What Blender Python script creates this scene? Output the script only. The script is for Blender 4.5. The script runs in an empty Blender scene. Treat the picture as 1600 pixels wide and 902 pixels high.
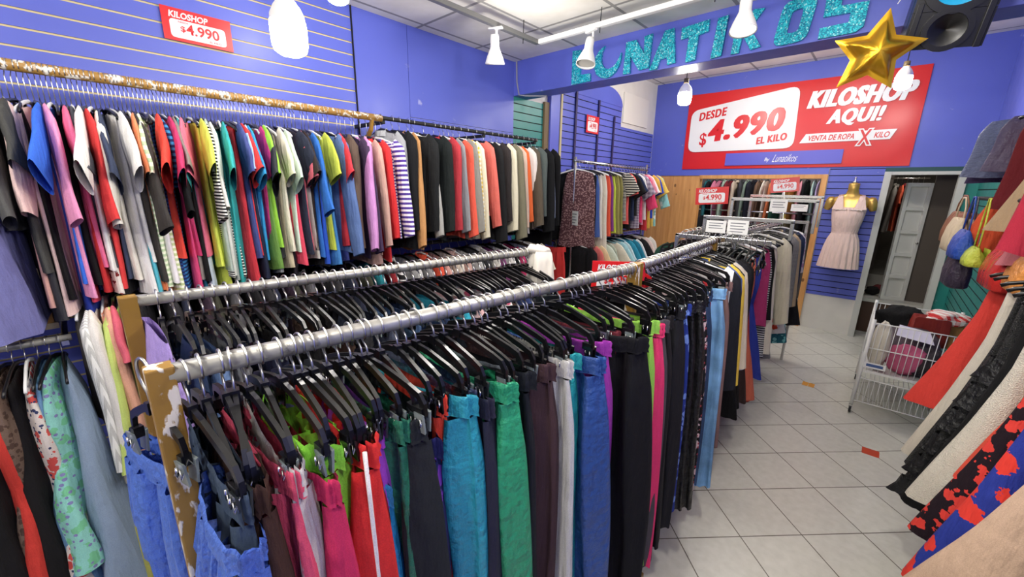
import bpy, bmesh, math, random
from mathutils import Vector, Matrix
R_ = math.radians
PI = math.pi
random.seed(7)
sc = bpy.context.scene
COL = sc.collection

# ------------------------------------------------------------------ camera
cam_d = bpy.data.cameras.new('camera'); cam = bpy.data.objects.new('camera', cam_d); COL.objects.link(cam)
cam_d.sensor_width = 36; cam_d.lens = 631.26 * 36 / 1600; cam_d.clip_start = .02
rx_, ux_, ax_ = Vector((.738526, .674059, .014974)), Vector((-.175997, .171295, .969373)), Vector((-.650849, .718542, -.245138))
m3 = Matrix((rx_, ux_, -ax_)).transposed()
cam.matrix_world = Matrix.Translation((0, 0, 1.75)) @ m3.to_4x4()
sc.camera = cam
# ------------------------------------------------------------------ light and exposure
sc.view_settings.view_transform = 'Standard'; sc.view_settings.look = 'None'
sc.view_settings.gamma = 1; sc.view_settings.use_curve_mapping = False
sc.view_settings.exposure = 0.0
w = bpy.data.worlds.new('world'); sc.world = w; w.use_nodes = True
w.node_tree.nodes['Background'].inputs[0].default_value = (1, .985, .95, 1)
w.node_tree.nodes['Background'].inputs[1].default_value = .42     # added even fill, entering where the room is left open behind the camera
BULB_E = 85.0
FILL_W = 41.0

def fill_light(loc, watt, r=.06, col=(1, .955, .88)):
    d = bpy.data.lights.new('fill_point', 'POINT'); d.shadow_soft_size = r; d.energy = watt; d.color = col
    o = bpy.data.objects.new('fill_point', d); COL.objects.link(o); o.location = loc
    return o
for p_, k_ in (((-.15, 1.35, 2.5), 1.0), ((-1.05, 1.2, 2.36), .75), ((-.5, -1.0, 2.5), 1.0), ((-1.7, -1.0, 2.5), .8), ((.45, .2, 2.5), .6), ((-1.9, 2.2, 2.45), .3)):
    fill_light(p_, FILL_W * k_)
for p_, k_ in (((-.6, 4.7, 3.05), .7), ((-1.6, 4.9, 2.9), .9), ((-1.4, 7.0, 2.6), .8), ((.28, 7.1, 2.2), .22)):  # more unseen fill for the back zone, alcove and storeroom
    fill_light(p_, FILL_W * k_)

# ------------------------------------------------------------------ helpers
def lin(c):
    return tuple(((v / 255) / 12.92 if v / 255 <= .04045 else ((v / 255 + .055) / 1.055) ** 2.4) for v in c[:3]) + (1,)

def short(t):
    for a, b in ((' garments', ' ones'), (' pieces', ' ones'), ('between the ', 'between '), ('clip hanger', 'hanger'), (' on the lower bar of the tall chrome rack', ' low on the chrome rack'), (' the ', ' '), (' ones', ''), ('evening dress', 'gown')):
        if len(t.split()) <= 16: break
        t = t.replace(a, b)
    return t
def tagg(o, label=None, cat=None, group=None, kind=None):
    if label: o['label'] = short(label)
    if cat: o['category'] = cat
    if group: o['group'] = group
    if kind: o['kind'] = kind
    return o

def empty(name, loc=(0, 0, 0), rz=0, label=None, cat=None, group=None, rx=0, ry=0):
    o = bpy.data.objects.new(name, None); COL.objects.link(o)
    o.location = loc; o.rotation_euler = (rx, ry, rz); o.empty_display_size = .05
    return tagg(o, label, cat, group)

class G:
    """collects vertices and faces, then links them as one mesh object"""
    def __init__(s): s.v = []; s.f = []; s.m = []; s.cm = 0
    def add(s, v, f):
        n = len(s.v); s.v += [tuple(p) for p in v]; s.f += [tuple(i + n for i in q) for q in f]; s.m += [s.cm] * len(f); return s
    def box(s, x0, x1, y0, y1, z0, z1):
        v = [(x, y, z) for z in (z0, z1) for y in (y0, y1) for x in (x0, x1)]
        return s.add(v, [(0, 2, 3, 1), (4, 5, 7, 6), (0, 1, 5, 4), (2, 6, 7, 3), (0, 4, 6, 2), (1, 3, 7, 5)])
    def tube(s, pts, r, n=8, cap=True, ry=None):
        pts = [Vector(p) for p in pts]; k = len(pts); v = []; f = []
        prev = None
        for i, p in enumerate(pts):
            t = (pts[min(i + 1, k - 1)] - pts[max(i - 1, 0)]).normalized()
            if prev is None:
                a = Vector((0, 1, 0)) if abs(t.y) < .9 else Vector((1, 0, 0))
                a = (a - t * a.dot(t)).normalized()
            else:
                a = (prev - t * prev.dot(t)).normalized()
            prev = a; b = t.cross(a)
            rr = r[i] if isinstance(r, (list, tuple)) else r
            ra = ry if ry is not None else rr
            for j in range(n):
                an = 2 * PI * (j + .5) / n
                v.append(p + a * (math.cos(an) * ra) + b * (math.sin(an) * rr))
        for i in range(k - 1):
            for j in range(n):
                f.append((i * n + j, i * n + (j + 1) % n, (i + 1) * n + (j + 1) % n, (i + 1) * n + j))
        if cap:
            f.append(tuple(range(n - 1, -1, -1))); f.append(tuple((k - 1) * n + j for j in range(n)))
        return s.add(v, f)
    def lathe(s, prof, n=20, o=(0, 0, 0)):
        v = []; f = []
        for (r, z) in prof:
            for j in range(n):
                a = 2 * PI * j / n; v.append((o[0] + r * math.cos(a), o[1] + r * math.sin(a), o[2] + z))
        for i in range(len(prof) - 1):
            for j in range(n):
                f.append((i * n + j, i * n + (j + 1) % n, (i + 1) * n + (j + 1) % n, (i + 1) * n + j))
        return s.add(v, f)
    def prism(s, pts, y0, y1, holes=None):
        """polygon in the xz plane given a depth along y; a hole of equal point count makes a ring"""
        n = len(pts)
        if holes:
            v = []
            for y in (y0, y1):
                v += [(p[0], y, p[1]) for p in pts] + [(p[0], y, p[1]) for p in holes]
            f = []
            for j in range(n):
                k = (j + 1) % n
                f += [(j, k, n + k, n + j), (2 * n + j, 3 * n + j, 3 * n + k, 2 * n + k), (j, 2 * n + j, 2 * n + k, k), (n + j, n + k, 3 * n + k, 3 * n + j)]
            return s.add(v, f)
        v = [(p[0], y0, p[1]) for p in pts] + [(p[0], y1, p[1]) for p in pts]
        f = [tuple(range(n)), tuple(range(2 * n - 1, n - 1, -1))] + [(j, n + j, n + (j + 1) % n, (j + 1) % n) for j in range(n)]
        return s.add(v, f)
    def mesh(s, name, smooth=False, bevel=0):
        me = bpy.data.meshes.new(name); me.from_pydata(s.v, [], s.f)
        if any(s.m):
            me.polygons.foreach_set('material_index', s.m)
        if smooth: me.polygons.foreach_set('use_smooth', [True] * len(me.polygons))
        me.update()
        bm = bmesh.new(); bm.from_mesh(me)
        bmesh.ops.recalc_face_normals(bm, faces=bm.faces)
        if bevel: bmesh.ops.bevel(bm, geom=bm.edges[:], offset=bevel, segments=2, profile=.6, affect='EDGES', clamp_overlap=True)
        bm.to_mesh(me); bm.free()
        return me
    def build(s, name, mats, parent=None, smooth=False, bevel=0):
        me = s.mesh(name, smooth, bevel)
        for m in (mats if isinstance(mats, (list, tuple)) else [mats]): me.materials.append(m)
        return link(name, me, parent)

def link(name, me, parent=None, m=None, loc=(0, 0, 0), rot=(0, 0, 0), scale=(1, 1, 1)):
    o = bpy.data.objects.new(name, me); COL.objects.link(o)
    o.parent = parent; o.location = loc; o.rotation_euler = rot; o.scale = scale
    if m is not None:
        if not me.materials: me.materials.append(None)
        o.material_slots[0].link = 'OBJECT'; o.material_slots[0].material = m
    return o

def struct(o): o['kind'] = 'structure'; return o

# ------------------------------------------------------------------ materials
MC = {}
def new_mat(name):
    m = bpy.data.materials.new(name); m.use_nodes = True; nt = m.node_tree
    return m, nt, nt.nodes['Principled BSDF']
def N(nt, t, **kw):
    n = nt.nodes.new(t)
    for k, v in kw.items(): setattr(n, k, v)
    return n
def math_n(nt, op, a, b=None):
    n = N(nt, 'ShaderNodeMath', operation=op)
    for i, x in enumerate((a, b)):
        if x is None: continue
        if isinstance(x, (int, float)): n.inputs[i].default_value = x
        else: nt.links.new(x, n.inputs[i])
    return n.outputs[0]
def mixc(nt, fac, a, b):
    n = N(nt, 'ShaderNodeMix', data_type='RGBA')
    if isinstance(fac, (int, float)): n.inputs[0].default_value = fac
    else: nt.links.new(fac, n.inputs[0])
    for i, x in ((6, a), (7, b)):
        if isinstance(x, tuple): n.inputs[i].default_value = x
        else: nt.links.new(x, n.inputs[i])
    return n.outputs[2]
def noise(nt, scale, detail=3, co=None, dim='3D'):
    n = N(nt, 'ShaderNodeTexNoise'); n.inputs['Scale'].default_value = scale; n.inputs['Detail'].default_value = detail
    if co is not None: nt.links.new(co, n.inputs['Vector'])
    return n.outputs['Fac']
def bump(nt, p, h, s, d=.01):
    b = N(nt, 'ShaderNodeBump'); b.inputs['Strength'].default_value = s; b.inputs['Distance'].default_value = d
    nt.links.new(h, b.inputs['Height']); nt.links.new(b.outputs[0], p.inputs['Normal'])
def ramp(nt, fac, a, b):
    r = N(nt, 'ShaderNodeMapRange'); r.inputs[1].default_value = a; r.inputs[2].default_value = b; nt.links.new(fac, r.inputs[0]); return r.outputs[0]
def objco(nt): return N(nt, 'ShaderNodeTexCoord').outputs['Object']

def plain(name, rgb, rough=.5, metal=0, bumps=0, bs=40, vary=0, emit=0, spec=None, sheen=0, coat=0):
    k = ('plain', name, rgb, rough, metal, bumps, bs, vary, emit)
    if k in MC: return MC[k]
    m, nt, p = new_mat(name); c = lin(rgb)
    p.inputs['Base Color'].default_value = c; p.inputs['Roughness'].default_value = rough; p.inputs['Metallic'].default_value = metal
    if coat: p.inputs['Coat Weight'].default_value = coat; p.inputs['Coat Roughness'].default_value = .1
    if emit:
        p.inputs['Emission Color'].default_value = c; p.inputs['Emission Strength'].default_value = emit
    if bumps or vary:
        f = noise(nt, bs, 4, objco(nt))
        if bumps: bump(nt, p, f, bumps)
        if vary:
            c2 = tuple(x * (1 - vary) for x in c[:3]) + (1,)
            nt.links.new(mixc(nt, ramp(nt, f, .35, .65), c, c2), p.inputs['Base Color'])
    MC[k] = m; return m

def cloth(rgb, pat=None, rough=.85, kind='cotton'):
    k = ('cloth', rgb, pat, rough, kind)
    if k in MC: return MC[k]
    m, nt, p = new_mat('fabric'); c = lin(rgb); lum = .3 * c[0] + .6 * c[1] + .1 * c[2]; c = tuple(lum + (x - lum) * .9 for x in c[:3]) + (1,); co = objco(nt)
    p.inputs['Roughness'].default_value = rough
    p.inputs['Specular IOR Level'].default_value = .22
    weave = noise(nt, 420, 2, co)
    mpf = N(nt, 'ShaderNodeMapping'); nt.links.new(co, mpf.inputs[0]); mpf.inputs['Scale'].default_value = (1, 1, .16)
    fold = math_n(nt, 'ADD', noise(nt, 34, 3, mpf.outputs[0]), math_n(nt, 'MULTIPLY', noise(nt, 11, 3, co), .6))
    base = mixc(nt, ramp(nt, weave, .3, .7), c, tuple(x * .8 for x in c[:3]) + (1,))
    if pat and pat[0] in ('stripe', 'check', 'vstripe'):
        sx = N(nt, 'ShaderNodeSeparateXYZ'); nt.links.new(co, sx.inputs[0])
        st = lambda out: math_n(nt, 'GREATER_THAN', math_n(nt, 'FRACT', math_n(nt, 'MULTIPLY', out, 1 / pat[2])), .5)
        f = st(sx.outputs['X' if pat[0] == 'vstripe' else 'Z'])
        if pat[0] == 'check': f = math_n(nt, 'MULTIPLY', math_n(nt, 'ADD', f, st(math_n(nt, 'ADD', sx.outputs['X'], sx.outputs['Y']))), .5)
        base = mixc(nt, f, base, lin(pat[1]))
    elif pat and pat[0] == 'floral':
        v = N(nt, 'ShaderNodeTexVoronoi'); v.inputs['Scale'].default_value = 1 / pat[2]; nt.links.new(co, v.inputs['Vector'])
        n2 = noise(nt, 60, 2, co)
        d = math_n(nt, 'ADD', v.outputs['Distance'], math_n(nt, 'MULTIPLY', n2, .5))
        base = mixc(nt, math_n(nt, 'LESS_THAN', d, .68), base, lin(pat[1]))
        if len(pat) > 3:
            v3 = N(nt, 'ShaderNodeTexVoronoi'); v3.inputs['Scale'].default_value = 1.7 / pat[2]; nt.links.new(co, v3.inputs['Vector'])
            base = mixc(nt, math_n(nt, 'LESS_THAN', v3.outputs['Distance'], .28), base, lin(pat[3]))
    elif pat and pat[0] == 'lower':      # a contrasting panel sewn in below a slanting seam
        sx = N(nt, 'ShaderNodeSeparateXYZ'); nt.links.new(co, sx.inputs[0])
        d = math_n(nt, 'ADD', sx.outputs['Z'], math_n(nt, 'MULTIPLY', sx.outputs['X'], pat[3]))
        base = mixc(nt, math_n(nt, 'LESS_THAN', d, pat[2]), base, lin(pat[1]))
    elif kind == 'denim':
        base = mixc(nt, ramp(nt, noise(nt, 6, 4, co), .4, .7), base, tuple(min(1, x * 1.7) for x in c[:3]) + (1,))
    nt.links.new(base, p.inputs['Base Color'])
    h = math_n(nt, 'ADD', math_n(nt, 'MULTIPLY', fold, .9), math_n(nt, 'MULTIPLY', weave, .04))
    if kind == 'sequin':
        v = N(nt, 'ShaderNodeTexVoronoi'); v.inputs['Scale'].default_value = 260; nt.links.new(co, v.inputs['Vector'])
        r2 = N(nt, 'ShaderNodeMapRange'); nt.links.new(v.outputs['Color'], r2.inputs[0]); r2.inputs[3].default_value = .15; r2.inputs[4].default_value = .8
        nt.links.new(r2.outputs[0], p.inputs['Roughness']); h = math_n(nt, 'ADD', h, math_n(nt, 'MULTIPLY', v.outputs['Distance'], .3))
        p.inputs['Specular IOR Level'].default_value = .45
    if kind == 'nylon': p.inputs['Roughness'].default_value = .42; h = math_n(nt, 'ADD', h, math_n(nt, 'MULTIPLY', noise(nt, 40, 5, co), .8)); p.inputs['Specular IOR Level'].default_value = .4
    if kind == 'patent': p.inputs['Roughness'].default_value = .15
    bump(nt, p, h, .75, .02)
    MC[k] = m; return m

PURPLE = (92, 104, 200)
def paint(rgb, rough=.38, scuff=True):
    k = ('paint', rgb, rough)
    if k in MC: return MC[k]
    m, nt, p = new_mat('wall_paint'); co = objco(nt); c = lin(rgb)
    f = noise(nt, 1.3, 5, co); g = noise(nt, 9, 6, co)
    base = mixc(nt, ramp(nt, f, .35, .7), c, tuple(x * .88 for x in c[:3]) + (1,))
    if scuff: base = mixc(nt, math_n(nt, 'MULTIPLY', ramp(nt, g, .70, .78), .45), base, lin((205, 205, 225)))
    nt.links.new(base, p.inputs['Base Color'])
    r = N(nt, 'ShaderNodeMapRange'); nt.links.new(g, r.inputs[0]); r.inputs[3].default_value = rough - .08; r.inputs[4].default_value = rough + .12
    nt.links.new(r.outputs[0], p.inputs['Roughness'])
    bump(nt, p, g, .06, .01)
    MC[k] = m; return m
M_PURPLE = paint(PURPLE)
M_TEAL = paint((32, 132, 124), .4)
M_GROOVE = plain('groove_edge', (200, 186, 140), .7)
M_DARKGAP = plain('dark_gap', (18, 16, 20), .9)
M_WHITEWALL = plain('white_wall_paint', (222, 218, 210), .7, bumps=.05, bs=6, vary=.06)
M_CHROME = plain('chrome', (205, 205, 203), .22, 1, bumps=.02, bs=30)
M_WIRE = plain('steel_wire', (206, 205, 200), .28, 1)
M_BLACKPL = plain('black_plastic', (16, 16, 18), .28)
M_DARKPL = plain('smoked_plastic', (42, 46, 48), .2)
M_WHITEPL = plain('white_enamel', (232, 232, 230), .4)
M_WHITEPAPER = plain('white_paper', (236, 236, 232), .8)
M_RED = plain('sign_red', (214, 30, 34), .32)
M_WHITEV = plain('sign_white', (236, 236, 236), .32)
M_GREYINK = plain('grey_print', (130, 132, 136), .8)
M_STRAP = plain('black_strap', (14, 14, 14), .7)
def worn(name, base, chip, lo=.5, hi=.56, sc_=22, stretch=.35):
    m, nt, p = new_mat(name)
    mp = N(nt, 'ShaderNodeMapping'); nt.links.new(objco(nt), mp.inputs[0]); mp.inputs['Scale'].default_value = (1, 1, stretch)
    f = noise(nt, sc_, 6, mp.outputs[0]); k = ramp(nt, f, lo, hi)
    nt.links.new(mixc(nt, k, lin(base), lin(chip)), p.inputs['Base Color'])
    p.inputs['Roughness'].default_value = .45
    bump(nt, p, k, .4, .003)
    return m
M_GOLDPOST = worn('peeling_gold_paint', (150, 114, 44), (222, 214, 196), .535, .57, 48, .4)
M_GOLDCLEAN = worn('gold_paint', (138, 104, 36), (196, 176, 120), .66, .7)
M_GOLDRAIL = worn('worn_gold_rail', (166, 126, 60), (232, 226, 210), .53, .60, 34, 1)
M_WORNRAIL = worn('worn_white_rail', (184, 182, 174), (120, 116, 108), .58, .68, 26, 1)
M_WORNRAIL.node_tree.nodes['Principled BSDF'].inputs['Metallic'].default_value = .55; M_WORNRAIL.node_tree.nodes['Principled BSDF'].inputs['Roughness'].default_value = .36
def wood(name, a, b, sc_=3):
    m, nt, p = new_mat(name); co = objco(nt)
    mp = N(nt, 'ShaderNodeMapping'); nt.links.new(co, mp.inputs[0]); mp.inputs['Scale'].default_value = (9, 9, .7)
    f = noise(nt, sc_, 5, mp.outputs[0])
    v = N(nt, 'ShaderNodeTexVoronoi'); v.inputs['Scale'].default_value = 3.4
    mp2 = N(nt, 'ShaderNodeMapping'); nt.links.new(co, mp2.inputs[0]); mp2.inputs['Scale'].default_value = (1.6, 1.6, 1); nt.links.new(mp2.outputs[0], v.inputs['Vector'])
    knot = math_n(nt, 'LESS_THAN', v.outputs['Distance'], .085)
    base = mixc(nt, ramp(nt, f, .3, .7), lin(a), lin(b))
    nt.links.new(mixc(nt, math_n(nt, 'MULTIPLY', knot, .8), base, lin((96, 56, 26))), p.inputs['Base Color'])
    p.inputs['Roughness'].default_value = .42
    return m
M_PINE = wood('knotty_pine', (222, 166, 102), (196, 136, 74))
# ------------------------------------------------------------------ the room
XW, YB, XR = -2.88, 6.39, .66
def floor_mat():
    m, nt, p = new_mat('floor_tile'); co = objco(nt)
    sx = N(nt, 'ShaderNodeSeparateXYZ'); nt.links.new(co, sx.inputs[0])
    s = .70711
    P = math_n(nt, 'MULTIPLY', math_n(nt, 'ADD', sx.outputs[0], sx.outputs[1]), s)
    Q = math_n(nt, 'MULTIPLY', math_n(nt, 'SUBTRACT', sx.outputs[1], sx.outputs[0]), s)
    T = .332
    def edge(v, off):
        u = math_n(nt, 'ADD', math_n(nt, 'DIVIDE', math_n(nt, 'SUBTRACT', v, off), T), 40.0)
        fr = math_n(nt, 'FRACT', u)
        return math_n(nt, 'MINIMUM', fr, math_n(nt, 'SUBTRACT', 1.0, fr)), math_n(nt, 'FLOOR', u)
    e1, c1 = edge(P, 1.956); e2, c2 = edge(Q, 1.665)
    g = math_n(nt, 'LESS_THAN', math_n(nt, 'MINIMUM', e1, e2), .0085)
    wn = N(nt, 'ShaderNodeTexWhiteNoise'); wn.noise_dimensions = '2D'
    cb = N(nt, 'ShaderNodeCombineXYZ'); nt.links.new(c1, cb.inputs[0]); nt.links.new(c2, cb.inputs[1]); nt.links.new(cb.outputs[0], wn.inputs['Vector'])
    mot = noise(nt, 26, 6, co)
    tile = mixc(nt, ramp(nt, mot, .3, .7), lin((214, 212, 202)), lin((203, 201, 190)))
    tile = mixc(nt, math_n(nt, 'MULTIPLY', wn.outputs[0], .12), tile, lin((170, 168, 158)))
    nt.links.new(mixc(nt, g, tile, lin((96, 88, 74))), p.inputs['Base Color'])
    p.inputs['Roughness'].default_value = .3
    bump(nt, p, math_n(nt, 'SUBTRACT', math_n(nt, 'MULTIPLY', mot, .15), g), .2, .004)
    return m
M_FLOOR = floor_mat()
struct(G().box(-4.2, 3.2, -3.2, 9.6, -.1, 0).build('floor', M_FLOOR))
M_INRED = plain('red_tile', (196, 66, 34), .3); M_INYEL = plain('yellow_tile', (222, 152, 34), .3)
for i, (x, y, m) in enumerate(((-.722, 3.47, M_INRED), (.212, 3.492, M_INRED), (-.254, 4.416, M_INYEL))):
    h = .046
    g = G()
    if m is M_INYEL: g.box(x - h, x - .002, y - h, y + h, 0, .0012); g.box(x + .002, x + h, y - h, y + h, 0, .0012)
    else: g.box(x - h, x + h, y - h, y + h, 0, .0012)
    struct(g.build('trim_1' if not i else 'trim_%d' % (i + 1), m))

def slats(axis, plane, face, a0, a1, z0, z1, pitch, first, mats, name, gap=.009, depth=.006):
    """grooved slat panel: one profile of boards with recessed grooves; face = +1/-1 is the way it looks"""
    g = G(); z = first
    zs = []
    while z < z1 - .01:
        if z > z0 + .01: zs.append(z)
        z += pitch
    edges = [z0] + [e for zz in zs for e in (zz - gap / 2, zz + gap / 2)] + [z1]
    def quad(za, zb, da, db, mi):
        g.cm = mi
        P = (lambda a, d, zz: (plane + face * d, a, zz)) if axis == 'y' else (lambda a, d, zz: (a, plane + face * d, zz))
        v = [P(a0, da, za), P(a1, da, za), P(a1, db, zb), P(a0, db, zb)]
        g.add(v, [(0, 1, 2, 3) if (axis == 'x') == (face < 0) else (3, 2, 1, 0)])
    for i in range(0, len(edges), 2):
        quad(edges[i], edges[i + 1], depth, depth, 0)
    for zz in zs:
        quad(zz - gap / 2, zz - gap / 2, depth, .0015, 2); quad(zz - gap / 2, zz + gap / 2, .0015, .0015, 2); quad(zz + gap / 2, zz + gap / 2, .0015, depth, 1)
    me = bpy.data.meshes.new(name); me.from_pydata(g.v, [], g.f); me.polygons.foreach_set('material_index', g.m)
    for m in mats: me.materials.append(m)
    return struct(link(name, me))
PM = [M_PURPLE, M_DARKGAP, M_GROOVE]
# left wall: core, slatted stretch, smooth boards
struct(G().box(XW - .2, XW, -3.2, 8.2, 0, 3.4).build('wall_left', M_WHITEWALL))
slats('y', XW, 1, -3.2, 1.52, 0, 2.9, .0755, 2.30 - .0755 * 30, PM, 'wall_left_slats')
g = G()
for (y0, y1, z0, z1) in ((1.526, 1.955, 0, 2.9), (1.959, 3.148, 0, 2.26), (1.959, 3.148, 2.264, 2.9)):
    g.box(XW, XW + .012, y0, y1, z0, z1)
struct(g.build('wall_left_boards', M_PURPLE))
struct(G().box(XW + .0, XW + .02, 1.520, 1.5255, 0, 2.9).build('trim_4', M_DARKGAP))
slats('y', XW, 1, 3.15, 3.62, 0, 2.6, .0755, .05, [M_TEAL, M_DARKGAP, M_DARKGAP], 'wall_left_teal_slats')
struct(G().box(XW, XW + .03, 3.62, 3.70, 0, 2.62).build('trim_5', plain('raw_wood_edge', (120, 100, 70), .7)))
struct(G().box(XW, XW + .05, 3.70, 3.86, 0, 2.9).build('wall_left_pier', M_PURPLE))
slats('y', XW, 1, 3.86, 5.33, 0, 2.80, .0755, .03, [M_PURPLE, M_DARKGAP, M_DARKGAP], 'wall_left_far_slats')
slats('y', XW, 1, 5.33, 6.37, 0, 2.56, .0755, .03, [M_PURPLE, M_DARKGAP, M_DARKGAP], 'wall_left_corner_slats')
# painted patch with its round corner above the far slats
pts = [(3.86, 2.80), (5.33, 2.80)] + [(5.33 - .38 + .38 * math.cos(a), 2.80 + .2 * math.sin(a)) for a in [PI / 2 * k / 8 for k in range(1, 9)]] + [(3.86, 3.06)]
gg = G(); gg.add([(XW + .012, p[0], p[1]) for p in pts] + [(XW, p[0], p[1]) for p in pts], [tuple(range(len(pts)))] + [(i, len(pts) + i, len(pts) + (i + 1) % len(pts), (i + 1) % len(pts)) for i in range(len(pts))])
struct(gg.build('wall_left_patch', M_PURPLE))
M_STD = plain('dark_standard', (40, 34, 84), .5)
for i, (y, zt) in enumerate(((3.93, 2.9), (4.22, 2.9), (4.72, 2.80), (5.12, 2.66))):
    struct(G().box(XW + .012, XW + .026, y - .016, y + .016, .3, zt).build('trim_%d' % (6 + i), M_STD if i else M_GROOVE))
struct(G().box(XW, XW + .02, 5.35, 6.1, 2.62, 3.0).build('trim_10', plain('access_panel', (226, 222, 212), .6)))
# back wall around the alcove opening and the doorway
AX0, AX1, AZ1 = -2.10, -.66, 1.93     # alcove
DX0, DX1, DZ1 = -.03, .50, 1.975      # doorway
struct(G().box(XW, XR + .6, YB, YB + .12, 2.02, 3.4).build('wall_back', M_PURPLE))
struct(G().box(-.6, DX0 - .03, YB, YB + .12, 0, 2.02).build('wall_back_pier', M_WHITEWALL))
slats('x', YB, -1, -.595, DX0 - .03, .455, 2.02, .0755, .5, [M_PURPLE, M_DARKGAP, M_DARKGAP], 'wall_back_slats')
struct(G().box(DX1 + .05, XR + .6, YB, YB + .12, 0, 2.02).build('wall_back_stub', M_TEAL))
struct(G().box(DX0 - .06, DX1 + .05, YB - .01, YB + .12, DZ1, 2.02).build('trim_11', plain('dark_teal_lintel', (24, 70, 74), .5)))
M_FRAME = plain('door_frame_paint', (196, 196, 190), .45)
struct(G().box(DX0 - .06, DX0, YB - .03, YB + .12, 0, DZ1).build('trim_12', M_FRAME))
struct(G().box(DX1, DX1 + .06, YB - .03, YB + .12, 0, DZ1).build('trim_13', M_FRAME))
struct(G().box(DX0, DX1, YB - .02, YB + .12, DZ1 - .035, DZ1).build('trim_14', M_FRAME))
# pine panelling and frame of the alcove
g = G()
for i in range(4): g.box(XW + .005 + i * .195, XW + .198 + i * .195, YB - .015, YB + .1, 0, 1.945)
struct(g.build('wall_back_pine', M_PINE, bevel=.003))
struct(G().box(XW, -.6, YB - .03, YB + .1, 1.945, 2.02).build('trim_15', M_PURPLE))
struct(G().box(AX0, -.6, YB - .035, YB + .08, 1.90, 1.95).build('trim_16', M_PINE))
struct(G().box(AX1, -.6, YB - .035, YB + .08, 0, 1.90).build('trim_17', M_PINE))
# alcove behind
struct(G().box(-3.0, .0, 8.1, 8.2, 0, 3.0).build('wall_alcove', plain('grey_wall', (120, 112, 106), .8)))
struct(G().box(-3.0, -2.9, YB + .12, 8.1, 0, 3.0).build('wall_alcove_side', M_WHITEWALL))
struct(G().box(-.12, -.06, YB + .12, 9.5, 0, 3.0).build('wall_partition', plain('brown_wall', (96, 86, 78), .8)))
struct(G().box(-3.0, .0, YB + .12, 8.1, 2.9, 3.0).build('ceiling_alcove', M_WHITEWALL))
# room behind the doorway
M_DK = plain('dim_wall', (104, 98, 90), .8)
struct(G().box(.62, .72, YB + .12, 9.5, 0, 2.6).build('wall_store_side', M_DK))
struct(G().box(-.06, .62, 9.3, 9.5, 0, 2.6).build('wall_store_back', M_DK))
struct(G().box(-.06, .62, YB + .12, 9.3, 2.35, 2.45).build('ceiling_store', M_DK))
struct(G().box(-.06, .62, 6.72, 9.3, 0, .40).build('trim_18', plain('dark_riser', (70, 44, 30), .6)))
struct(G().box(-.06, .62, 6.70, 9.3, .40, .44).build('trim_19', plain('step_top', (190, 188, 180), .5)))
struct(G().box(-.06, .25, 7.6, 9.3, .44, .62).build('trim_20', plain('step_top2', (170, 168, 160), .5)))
# right wall: teal slats near the back corner, set back further forward
slats('y', XR, -1, 4.35, YB, 0, 2.02, .0755, .05, [M_TEAL, M_DARKGAP, M_DARKGAP], 'wall_right_slats')
struct(G().box(XR, XR + .12, 4.35, YB, 0, 3.4).build('wall_right', M_PURPLE))
struct(G().box(XR, 1.25, 4.23, 4.35, 0, 3.4).build('wall_right_return', M_PURPLE))
struct(G().box(1.15, 1.25, -3.2, 4.23, 0, 3.4).build('wall_right_near', M_PURPLE))
# ceilings, beam
def ceil_mat():
    m, nt, p = new_mat('ceiling_tile'); co = objco(nt)
    sx = N(nt, 'ShaderNodeSeparateXYZ'); nt.links.new(co, sx.inputs[0])
    def ed(o, off, T):
        fr = math_n(nt, 'FRACT', math_n(nt, 'ADD', math_n(nt, 'DIVIDE', math_n(nt, 'SUBTRACT', o, off), T), 40.0))
        return math_n(nt, 'MINIMUM', fr, math_n(nt, 'SUBTRACT', 1.0, fr))
    g = math_n(nt, 'LESS_THAN', math_n(nt, 'MINIMUM', ed(sx.outputs[0], -2.162, .614), ed(sx.outputs[1], 2.045, .605)),   .02)
    f = noise(nt, 5, 5, co)
    t = mixc(nt, ramp(nt, f, .35, .7), lin((232, 229, 222)), lin((218, 214, 204)))
    nt.links.new(mixc(nt, g, t, lin((150, 148, 144))), p.inputs['Base Color']); p.inputs['Roughness'].default_value = .85
    bump(nt, p, math_n(nt, 'ADD', g, math_n(nt, 'MULTIPLY', f, .2)), .3, .01)
    return m
M_CEIL = ceil_mat()
struct(G().box(XW, 1.25, -3.2, 3.3, 2.9, 3.0).build('ceiling', M_CEIL))
struct(G().box(XW, 1.25, 3.3, YB + .1, 3.26, 3.4).build('ceiling_back', M_CEIL))
struct(G().box(XW, 1.15, 3.15, 3.37, 2.60, 3.32).build('wall_beam', M_PURPLE, bevel=.006))
struct(G().tube([(XW + .05, 3.14, 2.9), (XW + .055, 3.143, 2.72), (XW + .085, 3.143, 2.6), (XW + .14, 3.17, 2.590), (XW + .3, 3.3, 2.588)], .007, 6).build('trim_21', plain('grey_cable', (150, 150, 160), .5)))

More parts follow.
